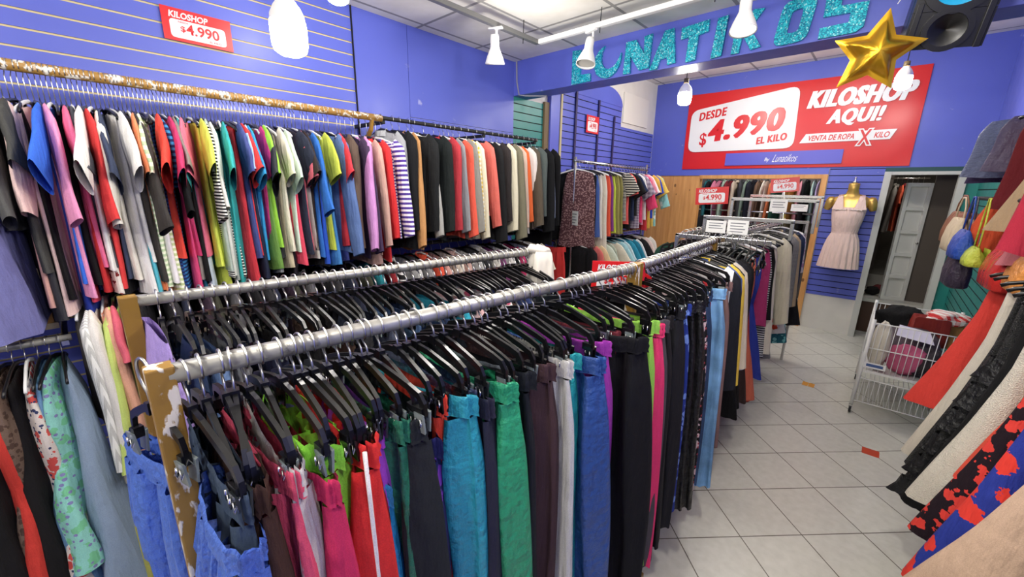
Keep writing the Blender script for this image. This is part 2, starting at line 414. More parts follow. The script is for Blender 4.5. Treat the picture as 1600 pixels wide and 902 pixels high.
# ------------------------------------------------------------------ lettering and signs
def text_mesh(body, x0, z0, x1, z1, m, parent, y=0, shear=0, bold=.02, name='lettering', depth=.002, rise=0, heavy=0):
    """fits a line of lettering into the box x0..x1, z0..z1 of a face that looks towards -y"""
    cu = bpy.data.curves.new('lettering', 'FONT'); cu.body = body; cu.offset = bold; cu.resolution_u = 3
    if heavy: cu.space_character = 1.14
    o = bpy.data.objects.new('lettering_source', cu); COL.objects.link(o)
    dg = bpy.context.evaluated_depsgraph_get(); dg.update()
    me = bpy.data.meshes.new_from_object(o.evaluated_get(dg)); bpy.data.objects.remove(o)
    xs = [v.co.x for v in me.vertices]; ys = [v.co.y for v in me.vertices]
    a, b, c, d = min(xs), max(xs), min(ys), max(ys)
    wd = (x1 - x0) - abs(shear) * (z1 - z0)
    for v in me.vertices:
        t = (v.co.y - c) / (d - c)
        v.co = (x0 + wd * (v.co.x - a) / (b - a) + shear * (z1 - z0) * t, y - depth, z0 + (z1 - z0) * t + rise * (v.co.x - a) / (b - a))
    bm = bmesh.new(); bm.from_mesh(me)
    if heavy:
        src = bm.faces[:]
        for k_, hx in enumerate((-heavy, heavy)):
            d = bmesh.ops.duplicate(bm, geom=src)
            for e in d['geom']:
                if isinstance(e, bmesh.types.BMVert): e.co.x += hx; e.co.y -= .0006 * (k_ + 1)
    bmesh.ops.remove_doubles(bm, verts=bm.verts, dist=1e-5)
    bm.normal_update()
    bmesh.ops.reverse_faces(bm, faces=[f for f in bm.faces if f.normal.y > 0])
    bm.to_mesh(me); bm.free()
    me.materials.clear(); me.materials.append(m)
    return link(name, me, parent)
def rrect(pts, r=.1, n=5):
    out = []
    k = len(pts)
    for i in range(k):
        p, a, b = Vector(pts[i]), Vector(pts[i - 1]), Vector(pts[(i + 1) % k])
        u, v = (a - p).normalized() * r, (b - p).normalized() * r
        for j in range(n + 1):
            t = j / n; out.append(tuple((p + u) * (1 - t) ** 2 + p * 2 * t * (1 - t) + (p + v) * t * t))
    return out
def price_sign(name, loc, rz, wd, ht, label, group='small red price signs', full=True, cat='sign', ry=0, rx=0):
    r = empty(name, loc, rz, label, cat, group, rx=rx, ry=ry)
    G().box(-wd / 2, wd / 2, -.002, .002, -ht / 2, ht / 2).build('board', M_RED, r)
    p = rrect([(-wd * .40, -ht * .40), (wd * .40, -ht * .40), (wd * .40, ht * .16), (-wd * .40, ht * .16)], ht * .12)
    G().prism(p, -.003, -.002).build('price_panel', M_WHITEV, r)
    text_mesh('KILOSHOP', -wd * .40, ht * .20, wd * .16, ht * .40, M_WHITEV, r, -.002, .15, .03, 'headline')
    t = text_mesh('$', -wd * .26, -ht * .22, -wd * .19, -ht * .02, M_RED, r, -.003, 0, .02, 'price_figure')
    text_mesh('4.990', -wd * .18, -ht * .25, wd * .30, ht * .08, M_RED, r, -.003, 0, .02, 'price_figure')
    text_mesh('DESDE', -wd * .28, ht * .07, -wd * .14, ht * .12, M_RED, r, -.003, 0, .01, 'small_print')
    text_mesh('EL KILO', wd * .14, -ht * .36, wd * .32, -ht * .30, M_RED, r, -.003, 0, .01, 'small_print')
    return r
price_sign('price_sign', (XW + .017, .6535, 2.531), R_(90), .30, .152, 'red and white KILOSHOP $4.990 sign pinned on the slatted purple left wall')
price_sign('price_sign', (XW + .03, 4.574, (4.574, 2.499)[1]), R_(90), .28, .20, 'small red price sign clipped on the far purple slats above the chrome rack')

# the big banner on the back wall
ban = empty('banner', (0, YB - .012, 0), 0, 'big red banner on back wall reading DESDE $4.990 EL KILO and KILOSHOP AQUI!', 'banner')
gb = G(); nx, nz = 40, 14
for j in range(nz + 1):
    for i in range(nx + 1):
        u, v = i / nx, j / nz
        y = -.004 - .010 * math.sin(u * PI) ** .5 * (abs(math.sin(v * PI)) ** .5) - .004 * math.sin(u * 23 + v * 5) * v * (1 - v) * 2
        gb.v.append((-2.375 + 2.47 * u, y, 2.036 + (1.018 - .003 * math.sin(u * 12)) * v))
for j in range(nz):
    for i in range(nx): gb.f.append((j * (nx + 1) + i, j * (nx + 1) + i + 1, (j + 1) * (nx + 1) + i + 1, (j + 1) * (nx + 1) + i))
gb.m = [0] * len(gb.f); gb.build('sheet', M_RED, ban, True)
BY = -.022
G().prism(rrect([(-2.315, 2.272), (-1.01, 2.272), (-1.04, 3.005), (-2.315, 2.835)], .11), BY - .002, BY + .004).build('price_panel', M_WHITEV, ban)
BY2 = BY - .002
text_mesh('DESDE', -2.198, 2.69, -1.85, 2.80, M_RED, ban, BY2, .05, .02, rise=.045, heavy=.004)
text_mesh('$', -2.165, 2.335, -2.07, 2.53, M_RED, ban, BY2, 0, .02, 'price_figure')
text_mesh('4.990', -2.055, 2.385, -1.15, 2.675, M_RED, ban, BY2, .08, .03, 'price_figure', rise=.11, heavy=.012)
text_mesh('EL KILO', -1.43, 2.335, -1.10, 2.425, M_RED, ban, BY2, 0, .02, rise=.04, heavy=.004)
text_mesh('KILOSHOP', -.934, 2.72, .022, 2.918, M_WHITEV, ban, BY, .2, .03, 'headline', heavy=.011)
text_mesh('AQUI!', -.72, 2.50, -.205, 2.688, M_WHITEV, ban, BY, .2, .02, 'headline', heavy=.009)
G().prism([(-.955, 2.325), (-.115, 2.325), (-.07, 2.43), (-.90, 2.43)], BY - .001, BY + .002).build('white_strip', M_WHITEV, ban)
text_mesh('VENTA DE ROPA', -.877, 2.345, -.42, 2.408, M_RED, ban, BY - .001, .15, .02)
text_mesh('KILO', -.255, 2.345, -.12, 2.408, M_RED, ban, BY - .001, .15, .02)
text_mesh('X', -.41, 2.262, -.258, 2.455, M_WHITEV, ban, BY - .002, 0, .09)
text_mesh('X', -.39, 2.275, -.278, 2.442, M_RED, ban, BY - .004, 0, .02)
G().box(-1.785, -.50, BY - .001, BY + .002, 2.076, 2.237).build('blue_strip', plain('banner_blue', (92, 92, 200), .35), ban)
text_mesh('By', -1.31, 2.108, -1.245, 2.165, M_WHITEV, ban, BY - .001, .2, .01)
text_mesh('Lunatikos', -1.22, 2.108, -.93, 2.20, M_WHITEV, ban, BY - .001, .35, -.005)

# glitter letters on the beam
def glitter():
    m, nt, p = new_mat('teal_glitter'); co = objco(nt)
    v = N(nt, 'ShaderNodeTexVoronoi'); v.inputs['Scale'].default_value = 170; nt.links.new(co, v.inputs['Vector'])
    s = N(nt, 'ShaderNodeSeparateColor'); nt.links.new(v.outputs['Color'], s.inputs[0])
    c = mixc(nt, ramp(nt, s.outputs[0], .2, .9), lin((0, 124, 160)), lin((50, 214, 228)))
    nt.links.new(mixc(nt, ramp(nt, s.outputs[1], .88, .95), c, lin((170, 238, 242))), p.inputs['Base Color'])
    p.inputs['Roughness'].default_value = .35; p.inputs['Metallic'].default_value = .25
    bump(nt, p, s.outputs[2], .6, .006)
    return m
M_GLIT = glitter()
def letter(name, polys, label, holes=None):
    g = G()
    for k, pl in enumerate(polys): g.prism(pl, 3.128, 3.149, holes[k] if holes else None)
    o = g.build(name, M_GLIT, None, bevel=0)
    tagg(o, label, 'letter', 'glitter letters on the beam'); return o
def lbox(x0, z0, x1, z1, pts, sh=.0): return [(x0 + (x1 - x0) * u + sh * v, z0 + (z1 - z0) * v) for u, v in pts]
letter('sign_letter', [lbox(-2.190, 2.600, -2.000, 2.862, [(0.03, 0), (1, .02), (.98, .24), (.46, .25), (.46, .97), (.02, 1)])], 'teal glitter letter L, first on the purple beam')
mo = []
for k in range(17): a = R_(128 - 16.4 * k * 1.0 + 0) ; mo.append((a))
outer = [(-1.855 + .118 * math.cos(R_(118 + 265 * k / 16)), 2.718 + .118 * math.sin(R_(118 + 265 * k / 16))) for k in range(17)]
inner = [(-1.822 + .100 * math.cos(R_(135 + 232 * k / 16)), 2.755 + .100 * math.sin(R_(135 + 232 * k / 16))) for k in range(1, 16)]
outer = [(-1.880, 2.842), (-1.925, 2.818), (-1.958, 2.778), (-1.972, 2.732), (-1.964, 2.685), (-1.943, 2.645), (-1.905, 2.616), (-1.858, 2.604), (-1.812, 2.612), (-1.772, 2.638), (-1.744, 2.68), (-1.733, 2.722), (-1.732, 2.768)]
inner = [(-1.880, 2.842), (-1.902, 2.80), (-1.908, 2.755), (-1.898, 2.712), (-1.872, 2.680), (-1.836, 2.668), (-1.800, 2.676), (-1.768, 2.702), (-1.748, 2.735), (-1.732, 2.768)]
letter('sign_letter', [outer + inner[1:-1][::-1]], 'teal glitter crescent moon lying on its back between L and N on the beam')
letter('sign_letter', [lbox(-1.705, 2.608, -1.488, 2.848, [(0, 0), (.26, 0), (.24, .5), (.6, .04), (.96, .06), (1, 1), (.72, .97), (.74, .5), (.42, .93), (.05, .92)])], 'teal glitter letter N on the purple beam')
letter('sign_letter', [lbox(-1.492, 2.603, -1.300, 2.850, [(0, 0), (.30, 0), (.40, .24), (.66, .26), (.70, .06), (1, .08), (.84, 1), (.5, .98)])], 'teal glitter letter A on the purple beam')
letter('sign_letter', [lbox(-1.275, 2.612, -1.094, 2.850, [(.26, 0), (.62, .02), (.66, .66), (1, .70), (1, 1), (0, .94), (.0, .64), (.30, .66)])], 'teal glitter letter T on the purple beam')
letter('sign_letter', [lbox(-1.060, 2.606, -.978, 2.848, [(0, 0), (.8, .03), (1, 1), (.25, .98)])], 'teal glitter letter I on the purple beam')
letter('sign_letter', [lbox(-.935, 2.610, -.768, 2.850, [(0, 0), (.28, .0), (.34, .42), (.68, .02), (1.02, .06), (.58, .55), (.98, .95), (.62, .98), (.40, .68), (.40, 1), (.10, 1)])], 'teal glitter letter K on the purple beam')
o1 = rrect(lbox(-.702, 2.606, -.500, 2.850, [(0, 0), (.86, .03), (1, 1), (.16, .97)]), .05, 3); o2 = rrect(lbox(-.702, 2.606, -.500, 2.850, [(.33, .24), (.62, .26), (.68, .76), (.40, .74)]), .02, 3)
letter('sign_letter', [o1], 'teal glitter letter O on the purple beam', [o2])
letter('sign_letter', [lbox(-.470, 2.606, -.266, 2.855, [(.0, 0), (.82, .0), (.98, .10), (1, .58), (.40, .60), (.40, .76), (1, .77), (1, 1), (.15, 1), (.04, .9), (.04, .44), (.64, .42), (.63, .23), (.0, .22)])], 'teal glitter letter S, last on the purple beam')

# ------------------------------------------------------------------ lamps
M_LIT = plain('lit_diffuser', (255, 250, 242), .5, emit=BULB_E)
M_LITS = plain('lit_spot_face', (255, 246, 228), .5, emit=8)
M_GLASSW = plain('opal_bulb_neck', (236, 234, 228), .3)
def bulb(loc, ztop, rad, label, sq=1.0):
    r = empty('hanging_bulb', loc, 0, label, 'lamp', 'bare hanging bulbs')
    G().tube([(0, 0, rad * 2.4), (0, 0, ztop - loc[2])], .004, 6).build('cord', M_STRAP, r)
    G().lathe([(0.0, rad * 2.5), (rad * .36, rad * 2.5), (rad * .38, rad * 1.9), (rad * .32, rad * 1.75)], 16).build('socket', plain('brass_socket', (110, 92, 60), .4), r, True)
    G().lathe([(rad * .36, rad * 1.8), (rad * .44, rad * 1.7), (rad * .72, rad * 1.3), (rad * .93, rad * .85), (rad * .97, rad * .5)], 24).build('neck', M_GLASSW, r, True)
    G().lathe([(rad * .97, rad * .5), (rad, rad * .1), (rad * .98, -rad * .7), (rad * .88, -rad * 1.05), (rad * .6, -rad * 1.25), (0, -rad * 1.3)], 24).build('globe', M_LIT, r, True)
    return r
bulb((-1.636, .636, 2.257), 2.9, .058, 'large lit bulb hanging in front of the slatted purple left wall')
bulb((-2.197, 1.105, 2.69), 2.9, .055, 'lit bulb close under the ceiling, cut by the top of the picture')
bulb((-1.466, 3.81, 2.53), 3.26, .056, 'lit bulb hanging before the red banner, over its white price panel')
bulb((-.093, 5.15, 2.70), 3.26, .06, 'lit bulb hanging beside the gold star balloon')

tk = empty('lighting_track', (0, 0, 0), 0, 'L-shaped light track hung on thin wires under the ceiling tiles', 'light track')
g = G(); g.box(-2.168, -2.132, -.6, 2.62, 2.782, 2.812); g.build('rail', plain('grey_track', (98, 98, 98), .4), tk, bevel=.004)
g = G(); g.box(-2.132, .6, 2.60, 2.636, 2.782, 2.812); g.build('rail', M_WHITEPL, tk, bevel=.004)
for x, y in ((-2.15, 2.45), (-1.62, 2.618), (-.9, 2.618), (-2.15, .9)):
    G().tube([(x, y, 2.75), (x + .005, y, 2.9)], .003, 5).build('hanger_wire', M_STRAP, tk)
def spot(x, y, rz, tilt, lit, label):
    r = empty('spotlight', (x, y, 2.782), rz, label, 'spotlight', 'white track spotlights')
    G().box(-.05, .05, -.014, .014, -.012, 0).build('adapter', M_WHITEPL, r, bevel=.003)
    G().box(-.008, .008, .012, .020, -.13, -.005).build('arm', M_WHITEPL, r, bevel=.002)
    h = link('head', G().lathe([(.0, .055), (.026, .052), (.030, .03), (.030, -.02), (.034, -.032), (.052, -.075), (.066, -.115), (.066, -.125), (.060, -.118)], 24).mesh('head', True), r, M_WHITEPL, (0, -.012, -.10), (R_(tilt), R_(tilt * .4), 0))
    f = link('lamp_face', G().lathe([(.0, -.108), (.062, -.112)], 24).mesh('lamp_face', True), h, M_LITS if lit else plain('unlit_spot', (168, 166, 160), .3))
    return r
spot(-2.15, 2.17, R_(20), 12, False, 'unlit white spotlight on the dark arm of the track')
spot(-1.685, 2.618, R_(-20), -14, False, 'unlit white spotlight hanging before the glitter letter L')
spot(-.735, 2.618, 0, -10, True, 'lit white spotlight hanging before the glitter letter K')

# speaker
sp = empty('speaker', (.06, 2.93, 2.64), R_(8), 'black loudspeaker with a blue cone mounted on the purple beam', 'speaker')
sp.rotation_euler = (R_(16), R_(4), R_(8))
M_SPK = plain('speaker_black', (20, 19, 20), .3)
G().box(-.14, .14, -.05, .12, -.22, .26).build('cabinet', M_SPK, sp, bevel=.012)
def ringz(r0, r1, y0, y1, cz, n=28):
    o = [(r1 * math.cos(2 * PI * k / n), cz + r1 * math.sin(2 * PI * k / n)) for k in range(n)]; i = [(r0 * math.cos(2 * PI * k / n), cz + r0 * math.sin(2 * PI * k / n)) for k in range(n)]
    return G().prism(o, y0, y1, i)
def baffle(z0, z1, cz, r, n=32):
    sq = [];  ci = []
    for k in range(n):
        a = 2 * PI * k / n; c, s_ = math.cos(a), math.sin(a); q = max(abs(c), abs(s_))
        sq.append((.138 * c / q, (z1 + z0) / 2 + (z1 - z0) / 2 * s_ / q)); ci.append((r * c, cz + r * s_))
    return G().prism(sq, -.10, -.045, ci)
baffle(-.066, .258, .045, .10).build('woofer_baffle', M_SPK, sp, bevel=0)
baffle(-.218, -.068, -.143, .066).build('horn_baffle', M_SPK, sp)
ringz(.095, .128, -.112, -.09, .045).build('woofer_ring', M_SPK, sp)
def dish(cz, r, d, y):
    g = G(); n = 28; k = 6
    for j in range(k + 1):
        t = j / k
        for i in range(n): a = 2 * PI * i / n; g.v.append((r * t * math.cos(a), y + d * (1 - t) ** 1.3, cz + r * t * math.sin(a)))
    for j in range(k):
        for i in range(n): g.f.append((j * n + i, j * n + (i + 1) % n, (j + 1) * n + (i + 1) % n, (j + 1) * n + i))
    g.m = [0] * len(g.f); return g
dish(.045, .096, .05, -.106).build('cone', plain('blue_cone', (20, 170, 220), .35), sp, True)
ringz(.066, .088, -.116, -.10, -.143, 24).build('horn_frame', M_SPK, sp)
dish(-.143, .067, .03, -.103).build('horn', plain('horn_black', (10, 10, 11), .35), sp, True)
for s in (-1, 1): G().box(s * .118 - .012, s * .118 + .012, -.112, -.10, -.22, -.03).build('side_rib', M_SPK, sp, bevel=.003)
G().box(-.05, .05, .12, .21, -.02, .10).build('bracket', M_SPK, sp)

# foil star balloon
def star_mesh(R1, R2, H):
    g = G(); n = 10; sub = 4; rings = 16
    out = []
    for k in range(n):
        a = R_(90 + 36 * k); b = R_(90 + 36 * (k + 1)); ra, rb = (R1, R2) if k % 2 == 0 else (R2, R1)
        for s in range(sub):
            t = s / sub; out.append((ra * math.cos(a) * (1 - t) + rb * math.cos(b) * t, ra * math.sin(a) * (1 - t) + rb * math.sin(b) * t))
    m = len(out)
    for side in (-1, 1):
        b0 = len(g.v)
        for j in range(rings + 1):
            t = j / rings
            for i, (x, z) in enumerate(out):
                rr = math.hypot(x, z) / R1
                h = (.008 * (1 - t) / .26 if t > .74 else .008 + H * (1 - (t / .74) ** 2.4) ** .7 * (1 - .2 * rr * t))
                cr = .004 * math.sin(i * 2.3 + j) * t * (1 - t) * 3
                g.v.append((x * t, side * (h + cr), z * t))
        for j in range(rings):
            for i in range(m):
                q = (b0 + j * m + i, b0 + j * m + (i + 1) % m, b0 + (j + 1) * m + (i + 1) % m, b0 + (j + 1) * m + i)
                g.f.append(q if side < 0 else q[::-1])
    g.m = [0] * len(g.f); return g
M_FOIL = plain('gold_foil', (240, 186, 52), .30, .85, bumps=.10, bs=16)
st = empty('star_balloon', (-.175, 2.78, 2.40), R_(12), 'gold foil star balloon hanging between the glitter letters and the loudspeaker', 'balloon')
st.rotation_euler = (R_(6), R_(6), R_(14))
star_mesh(.186, .094, .085).build('star', M_FOIL, st, True)
G().tube([(.02, 0, .2), (.06, .05, .30), (.05, .1, .5)], .0018, 5).build('string', M_WHITEPAPER, st)
# ------------------------------------------------------------------ garment and hanger shapes
def interp(tab, v):
    for (a, x), (b, y) in zip(tab, tab[1:]):
        if v <= b: return x + (y - x) * (0 if b == a else (v - a) / (b - a))
    return tab[-1][1]
def body_mesh(name, prof, thick, seed, wave=.012, nv=14, nu=28, slope=.24, ripple=.010, kx=9, top=.008, hemw=.012, zt=-.10, skew=0):
    """unit-length garment body hanging from z = zt down one metre; object z scale gives the real length"""
    rnd = random.Random(seed); ph, p2, p3 = rnd.uniform(0, 6), rnd.uniform(0, 6), rnd.uniform(0, 6)
    g = G()
    for j in range(nv + 1):
        v = j / nv; wv = interp(prof, v); th = interp(thick, v) if j else top
        for i in range(nu):
            a = 2 * PI * i / nu; ca, sa = math.cos(a), math.sin(a)
            x = wv * math.copysign(abs(ca) ** .8, ca)
            y = th * math.copysign(abs(sa) ** .9, sa)
            y += wave * v ** .7 * math.sin(kx * x + ph) + ripple * v ** .8 * math.sin(3.1 * kx * x + p2 + 2 * v) * (.4 + .6 * abs(sa))
            z0 = -slope * max(abs(x) - .05, 0)
            z = z0 * (1 - v) + (-1 - hemw * math.sin(5 * x / max(wv, .01) + p3) - .0 * x) * v
            g.v.append((x + skew * v, y, z))
    for j in range(nv):
        for i in range(nu): g.f.append((j * nu + i, j * nu + (i + 1) % nu, (j + 1) * nu + (i + 1) % nu, (j + 1) * nu + i))
    g.m = [0] * len(g.f)
    return g.mesh(name, True)
def sleeve_mesh(name, L, r0, r1, ang, seed, thick=.026, nv=9, nu=14):
    rnd = random.Random(seed); g = G(); a = R_(ang); ph = rnd.uniform(0, 6)
    p0 = Vector((.165, 0, -.045)); p1 = Vector((.212, 0, -.075)); d = Vector((math.sin(a), rnd.uniform(-.08, .08), -math.cos(a)))
    for j in range(nv + 1):
        t = j / nv
        if t < .25: c = p0.lerp(p1, t / .25); dr = (Vector((.8, 0, -.6)).lerp(d, t / .25)).normalized()
        else: c = p1 + d * (L * (t - .25) / .75); dr = d
        r = interp([(0, r0 * .8), (.25, r0), (1, r1)], t); nrm = Vector((-dr.z, 0, dr.x))
        th = interp([(0, .012), (.25, thick), (1, thick * .85)], t)
        for i in range(nu):
            b = 2 * PI * i / nu
            p = c + nrm * (r * math.cos(b)) + Vector((0, 1, 0)) * (th * math.sin(b) + .006 * math.sin(9 * t + ph + 2 * math.cos(b)) * t)
            if j == nv: p.z += .01 * math.cos(b)
            g.v.append(p)
    for j in range(nv):
        for i in range(nu): g.f.append((j * nu + i, j * nu + (i + 1) % nu, (j + 1) * nu + (i + 1) % nu, (j + 1) * nu + i))
    g.m = [0] * len(g.f)
    return g.mesh(name, True)
def collar_mesh():
    g = G(); n = 20
    for j, (r, z) in enumerate(((.062, -.006), (.060, .022), (.066, .024), (.078, -.012))):
        for i in range(n): a = 2 * PI * i / n; g.v.append((r * math.cos(a), .42 * r * math.sin(a), z - .012 * (1 if math.sin(a) < -.3 else 0)))
    for j in range(3):
        for i in range(n): g.f.append((j * n + i, j * n + (i + 1) % n, (j + 1) * n + (i + 1) % n, (j + 1) * n + i))
    g.m = [0] * len(g.f); return g.mesh('collar', True)
TOPW = [(0, .195), (.12, .205), (.3, .195), (.7, .2), (1, .215)]
JACW = [(0, .205), (.12, .218), (.5, .21), (1, .235)]
VESTW = [(0, .15), (.06, .165), (.22, .19), (.6, .2), (1, .225)]
DRESSW = [(0, .14), (.1, .165), (.25, .175), (.42, .15), (.7, .23), (1, .30)]
TH = [(0, .008), (.15, .022), (.6, .024), (1, .026)]
THJ = [(0, .01), (.15, .032), (.6, .034), (1, .036)]
BODY = {'tee': [body_mesh('body', TOPW, TH, s) for s in range(5)], 'vest': [body_mesh('body', VESTW, TH, s + 20, slope=.3) for s in range(5)],
        'jacket': [body_mesh('body', JACW, THJ, s + 40, ripple=.006, slope=.2) for s in range(4)],
        'dress': [body_mesh('body', DRESSW, [(0, .008), (.15, .03), (.5, .04), (1, .07)], s + 60, ripple=.02, wave=.02, kx=12) for s in range(3)],
        'gown': [body_mesh('body', [(0, .15), (.12, .16), (.3, .18), (.6, .25), (1, .36)], [(0, .01), (.15, .04), (.5, .05), (1, .085)], s + 70, ripple=.022, wave=.02, kx=11) for s in range(3)],
        'skirt': [body_mesh('body', [(0, .16), (.1, .19), (1, .26)], [(0, .02), (.2, .035), (1, .05)], s + 80, slope=.02, ripple=.016, kx=14, top=.02) for s in range(3)]}
BODY['blouse'] = BODY['tee']; BODY['shirt'] = BODY['tee']
SLEEVE = {'tee': [sleeve_mesh('sleeve', .17 + .012 * s, .074, .088, 10 + 6 * s, s, .019) for s in range(5)],
          'blouse': [sleeve_mesh('sleeve', .33 + .02 * s, .068, .062, 6 + 4 * s, s + 9, .02) for s in range(4)],
          'shirt': [sleeve_mesh('sleeve', .54 + .02 * s, .066, .048, 3 + 2 * s, s + 19, .028) for s in range(4)],
          'jacket': [sleeve_mesh('sleeve', .56 + .02 * s, .078, .062, 3 + 2 * s, s + 29, .038) for s in range(4)]}
COLLAR = collar_mesh()

# hangers: rail centre at the origin, hanging in the xz plane
def hook_pts(r=.0225):
    p = [(r * math.cos(R_(a)), 0, r * math.sin(R_(a))) for a in range(-35, 205, 20)]
    return p + [(-.021, 0, -.016), (-.012, 0, -.030), (-.003, 0, -.038), (0, 0, -.048), (0, 0, -.072)]
HOOK = G().tube(hook_pts(), .0025, 6).mesh('hook', True)
HOOK_LONG = G().tube([(p[0] * .95, p[1], p[2] * .95) for p in hook_pts()[:-1]] + [(0, 0, -.13)], .0018, 5).mesh('hook', True)
HOOK_THIN = G().tube([(p[0] * .95, p[1], p[2] * .95) for p in hook_pts()], .0018, 5).mesh('hook', True)
def bar_mesh():
    g = G()
    for s in (-1, 1): g.box(s * .160 - .014, s * .160 + .014, -.0075, .0075, -.146, -.126)
    g.tube([(-.172, 0, -.142), (-.171, 0, -.118), (-.160, 0, -.102), (-.13, 0, -.092), (-.05, 0, -.072), (0, 0, -.066), (.05, 0, -.072), (.13, 0, -.092), (.160, 0, -.102), (.171, 0, -.118), (.172, 0, -.142)], .0105, 4, True, .0055)
    g.box(-.012, .012, -.007, .007, -.076, -.054)
    return g.mesh('arm')
BAR = bar_mesh()
def clip_mesh():
    g = G()
    for s in (-1, 1):
        y = s * .0075
        g.add([(-.013, y, .014), (.013, y, .014), (.013, s * .004, -.026), (-.013, s * .004, -.026), (-.013, y + s * .004, .016), (.013, y + s * .004, .016), (.013, s * .0075, -.028), (-.013, s * .0075, -.028)],
              [(0, 1, 2, 3), (4, 5, 6, 7), (0, 1, 5, 4), (1, 2, 6, 5), (2, 3, 7, 6), (3, 0, 4, 7)])
    return g.mesh('clip')
CLIP = clip_mesh()
SPRING = G().tube([(-.007, -.013, .006), (-.007, -.0135, -.012), (-.007, 0, .017), (-.007, .0135, -.012), (.007, .0135, -.012), (.007, 0, .017), (.007, -.0135, -.012), (.007, -.013, .006)], .0018, 5).mesh('spring', True)
SHOULDERBAR = G().tube([(-.19, 0, -.125), (-.17, 0, -.112), (-.06, 0, -.078), (0, 0, -.068), (.06, 0, -.078), (.17, 0, -.112), (.19, 0, -.125)], .008, 6, True, .005).mesh('arm', True)
M_CLIPS = [M_BLACKPL, M_DARKPL, M_BLACKPL, plain('clear_plastic', (128, 138, 136), .12)]
HCOUNT = [0]
def clip_hanger(x, y, z, rz, label, group, sx=1.0, ry=0, rx=0):
    r = empty('clip_hanger', (x, y, z), rz, label, 'hanger', group, ry=ry, rx=rx)
    HCOUNT[0] += 1; k = HCOUNT[0]
    link('hook', HOOK, r, M_WIRE)
    link('arm', BAR, r, M_BLACKPL, scale=(sx, 1, 1))
    for s in (-1, 1):
        c = link('clip', CLIP, r, M_CLIPS[(k * 7 // 3) % 4], (s * .168 * sx, 0, -.150))
        link('spring', SPRING, c, M_CHROME)
    return r
def shoulder_hanger(x, y, z, rz, label, group, m=None, ry=0, drop=0):
    r = empty('coat_hanger', (x, y, z), rz, label, 'hanger', group, ry=ry)
    link('hook', HOOK_LONG if drop else HOOK_THIN, r, M_WIRE); link('arm', SHOULDERBAR, r, m or M_BLACKPL, (0, 0, -drop))
    return r
KINDNAME = {'tee': 'tee_shirt', 'vest': 'vest_top', 'jacket': 'jacket', 'blouse': 'blouse', 'shirt': 'shirt', 'dress': 'dress', 'gown': 'evening_dress', 'skirt': 'skirt'}
KINDCAT = {'tee': 'tee', 'vest': 'top', 'jacket': 'jacket', 'blouse': 'blouse', 'shirt': 'shirt', 'dress': 'dress', 'gown': 'dress', 'skirt': 'skirt'}
GC = [0]
def garment(x, y, z, rz, kind, rgb, L, label, group, pat=None, sw=1.0, ry=0, fab='cotton', thick=1.0, sl=1.0, near=1, rx=0):
    """a garment on a hanger whose rail centre is x, y, z; L is its length below the shoulder line"""
    GC[0] += 1; k = GC[0]; rnd = random.Random(k)
    r = empty(KINDNAME[kind], (x, y, z - .085), rz, label, KINDCAT[kind], group, ry=ry, rx=rx)
    m = cloth(tuple(rgb), pat or None, kind=fab)
    b = BODY[kind][k % len(BODY[kind])]
    link('body', b, r, m, scale=(sw, thick, L))
    if kind in SLEEVE:
        for s in (-1, 1):
            sm = SLEEVE[kind][rnd.randrange(len(SLEEVE[kind]))]
            link('sleeve', sm, r, m, (0, 0, 0), (0, 0, rnd.uniform(-.10, .10)), (s * sw, thick, sl * rnd.uniform(.92, 1.1)))
        if kind in ('shirt', 'jacket'): link('collar', COLLAR, r, m, (0, 0, -.004))
    return r

# trousers: waist at z = 0, unit leg length; open waist tube, two legs
def trouser_parts(seed, W=.2):
    rnd = random.Random(seed); ph = rnd.uniform(0, 6); out = {}
    nu = 40
    def ringrow(g, z, w, t, gather=0, cx=0, sag=0, ph2=0, bend=0):
        for i in range(nu):
            a = 2 * PI * i / nu; ca, sa = math.cos(a), math.sin(a)
            x = w * math.copysign(abs(ca) ** .75, ca); rr = 1 + gather * math.sin(11 * a + ph2) + gather * .7 * math.sin(17 * a + ph)
            y = t * math.copysign(abs(sa) ** .9, sa) * rr + bend * math.sin(8 * x + ph)
            g.v.append((cx + x * rr, y, z - sag * (1 - min(1, abs(x) / W) ** 2)))
    def skin(g, rows):
        for j in range(rows - 1):
            for i in range(nu): g.f.append((j * nu + i, j * nu + (i + 1) % nu, (j + 1) * nu + (i + 1) % nu, (j + 1) * nu + i))
        g.m = [0] * len(g.f)
    g = G(); rows = [(0, .93, .026), (-.006, .955, .030), (-.02, .95, .027), (-.028, .965, .031), (-.04, .955, .028), (-.05, .97, .030)]
    for z, s, t in rows: ringrow(g, z, W * s, t, .045, sag=.014, ph2=z * 12, bend=.004)
    skin(g, len(rows)); out['waistband'] = g.mesh('waistband', True)
    for nm, s in (('leg_a', -1), ('leg_b', 1)):
        g = G(); n = 17; p4 = rnd.uniform(0, 6)
        for j in range(n):
            v = j / (n - 1); w = W * (.455 + .075 * min(1, v * 7) + .02 * math.sin(3 * v)); c = s * W * (.485 + .035 * min(1, v * 3) + .17 * v)
            z = -.044 - .956 * v - (.014 * (1 - (min(W, abs(c)) / W) ** 2)) * (1 - v)
            t = .024 + .020 * min(1, v * 7) - .010 * v + .004 * math.sin(7 * v + p4)
            for i in range(nu):
                a = 2 * PI * i / nu; ca, sa = math.cos(a), math.sin(a)
                g.v.append((c + w * math.copysign(abs(ca) ** .8, ca), t * sa * (1 + .20 * math.sin(5 * a + p4 + 4 * v)) + .016 * v * math.sin(5 * v + p4) + .010 * math.sin(9 * ca + p4) + .006 * math.sin(17 * ca + 2 * p4 + 3 * v) * (.3 + v), z + .006 * math.sin(3 * a + p4) * v))
        skin(g, n); out[nm] = g.mesh('leg', True)
    # a sewn stripe that runs down the outer edge of one leg
    return out
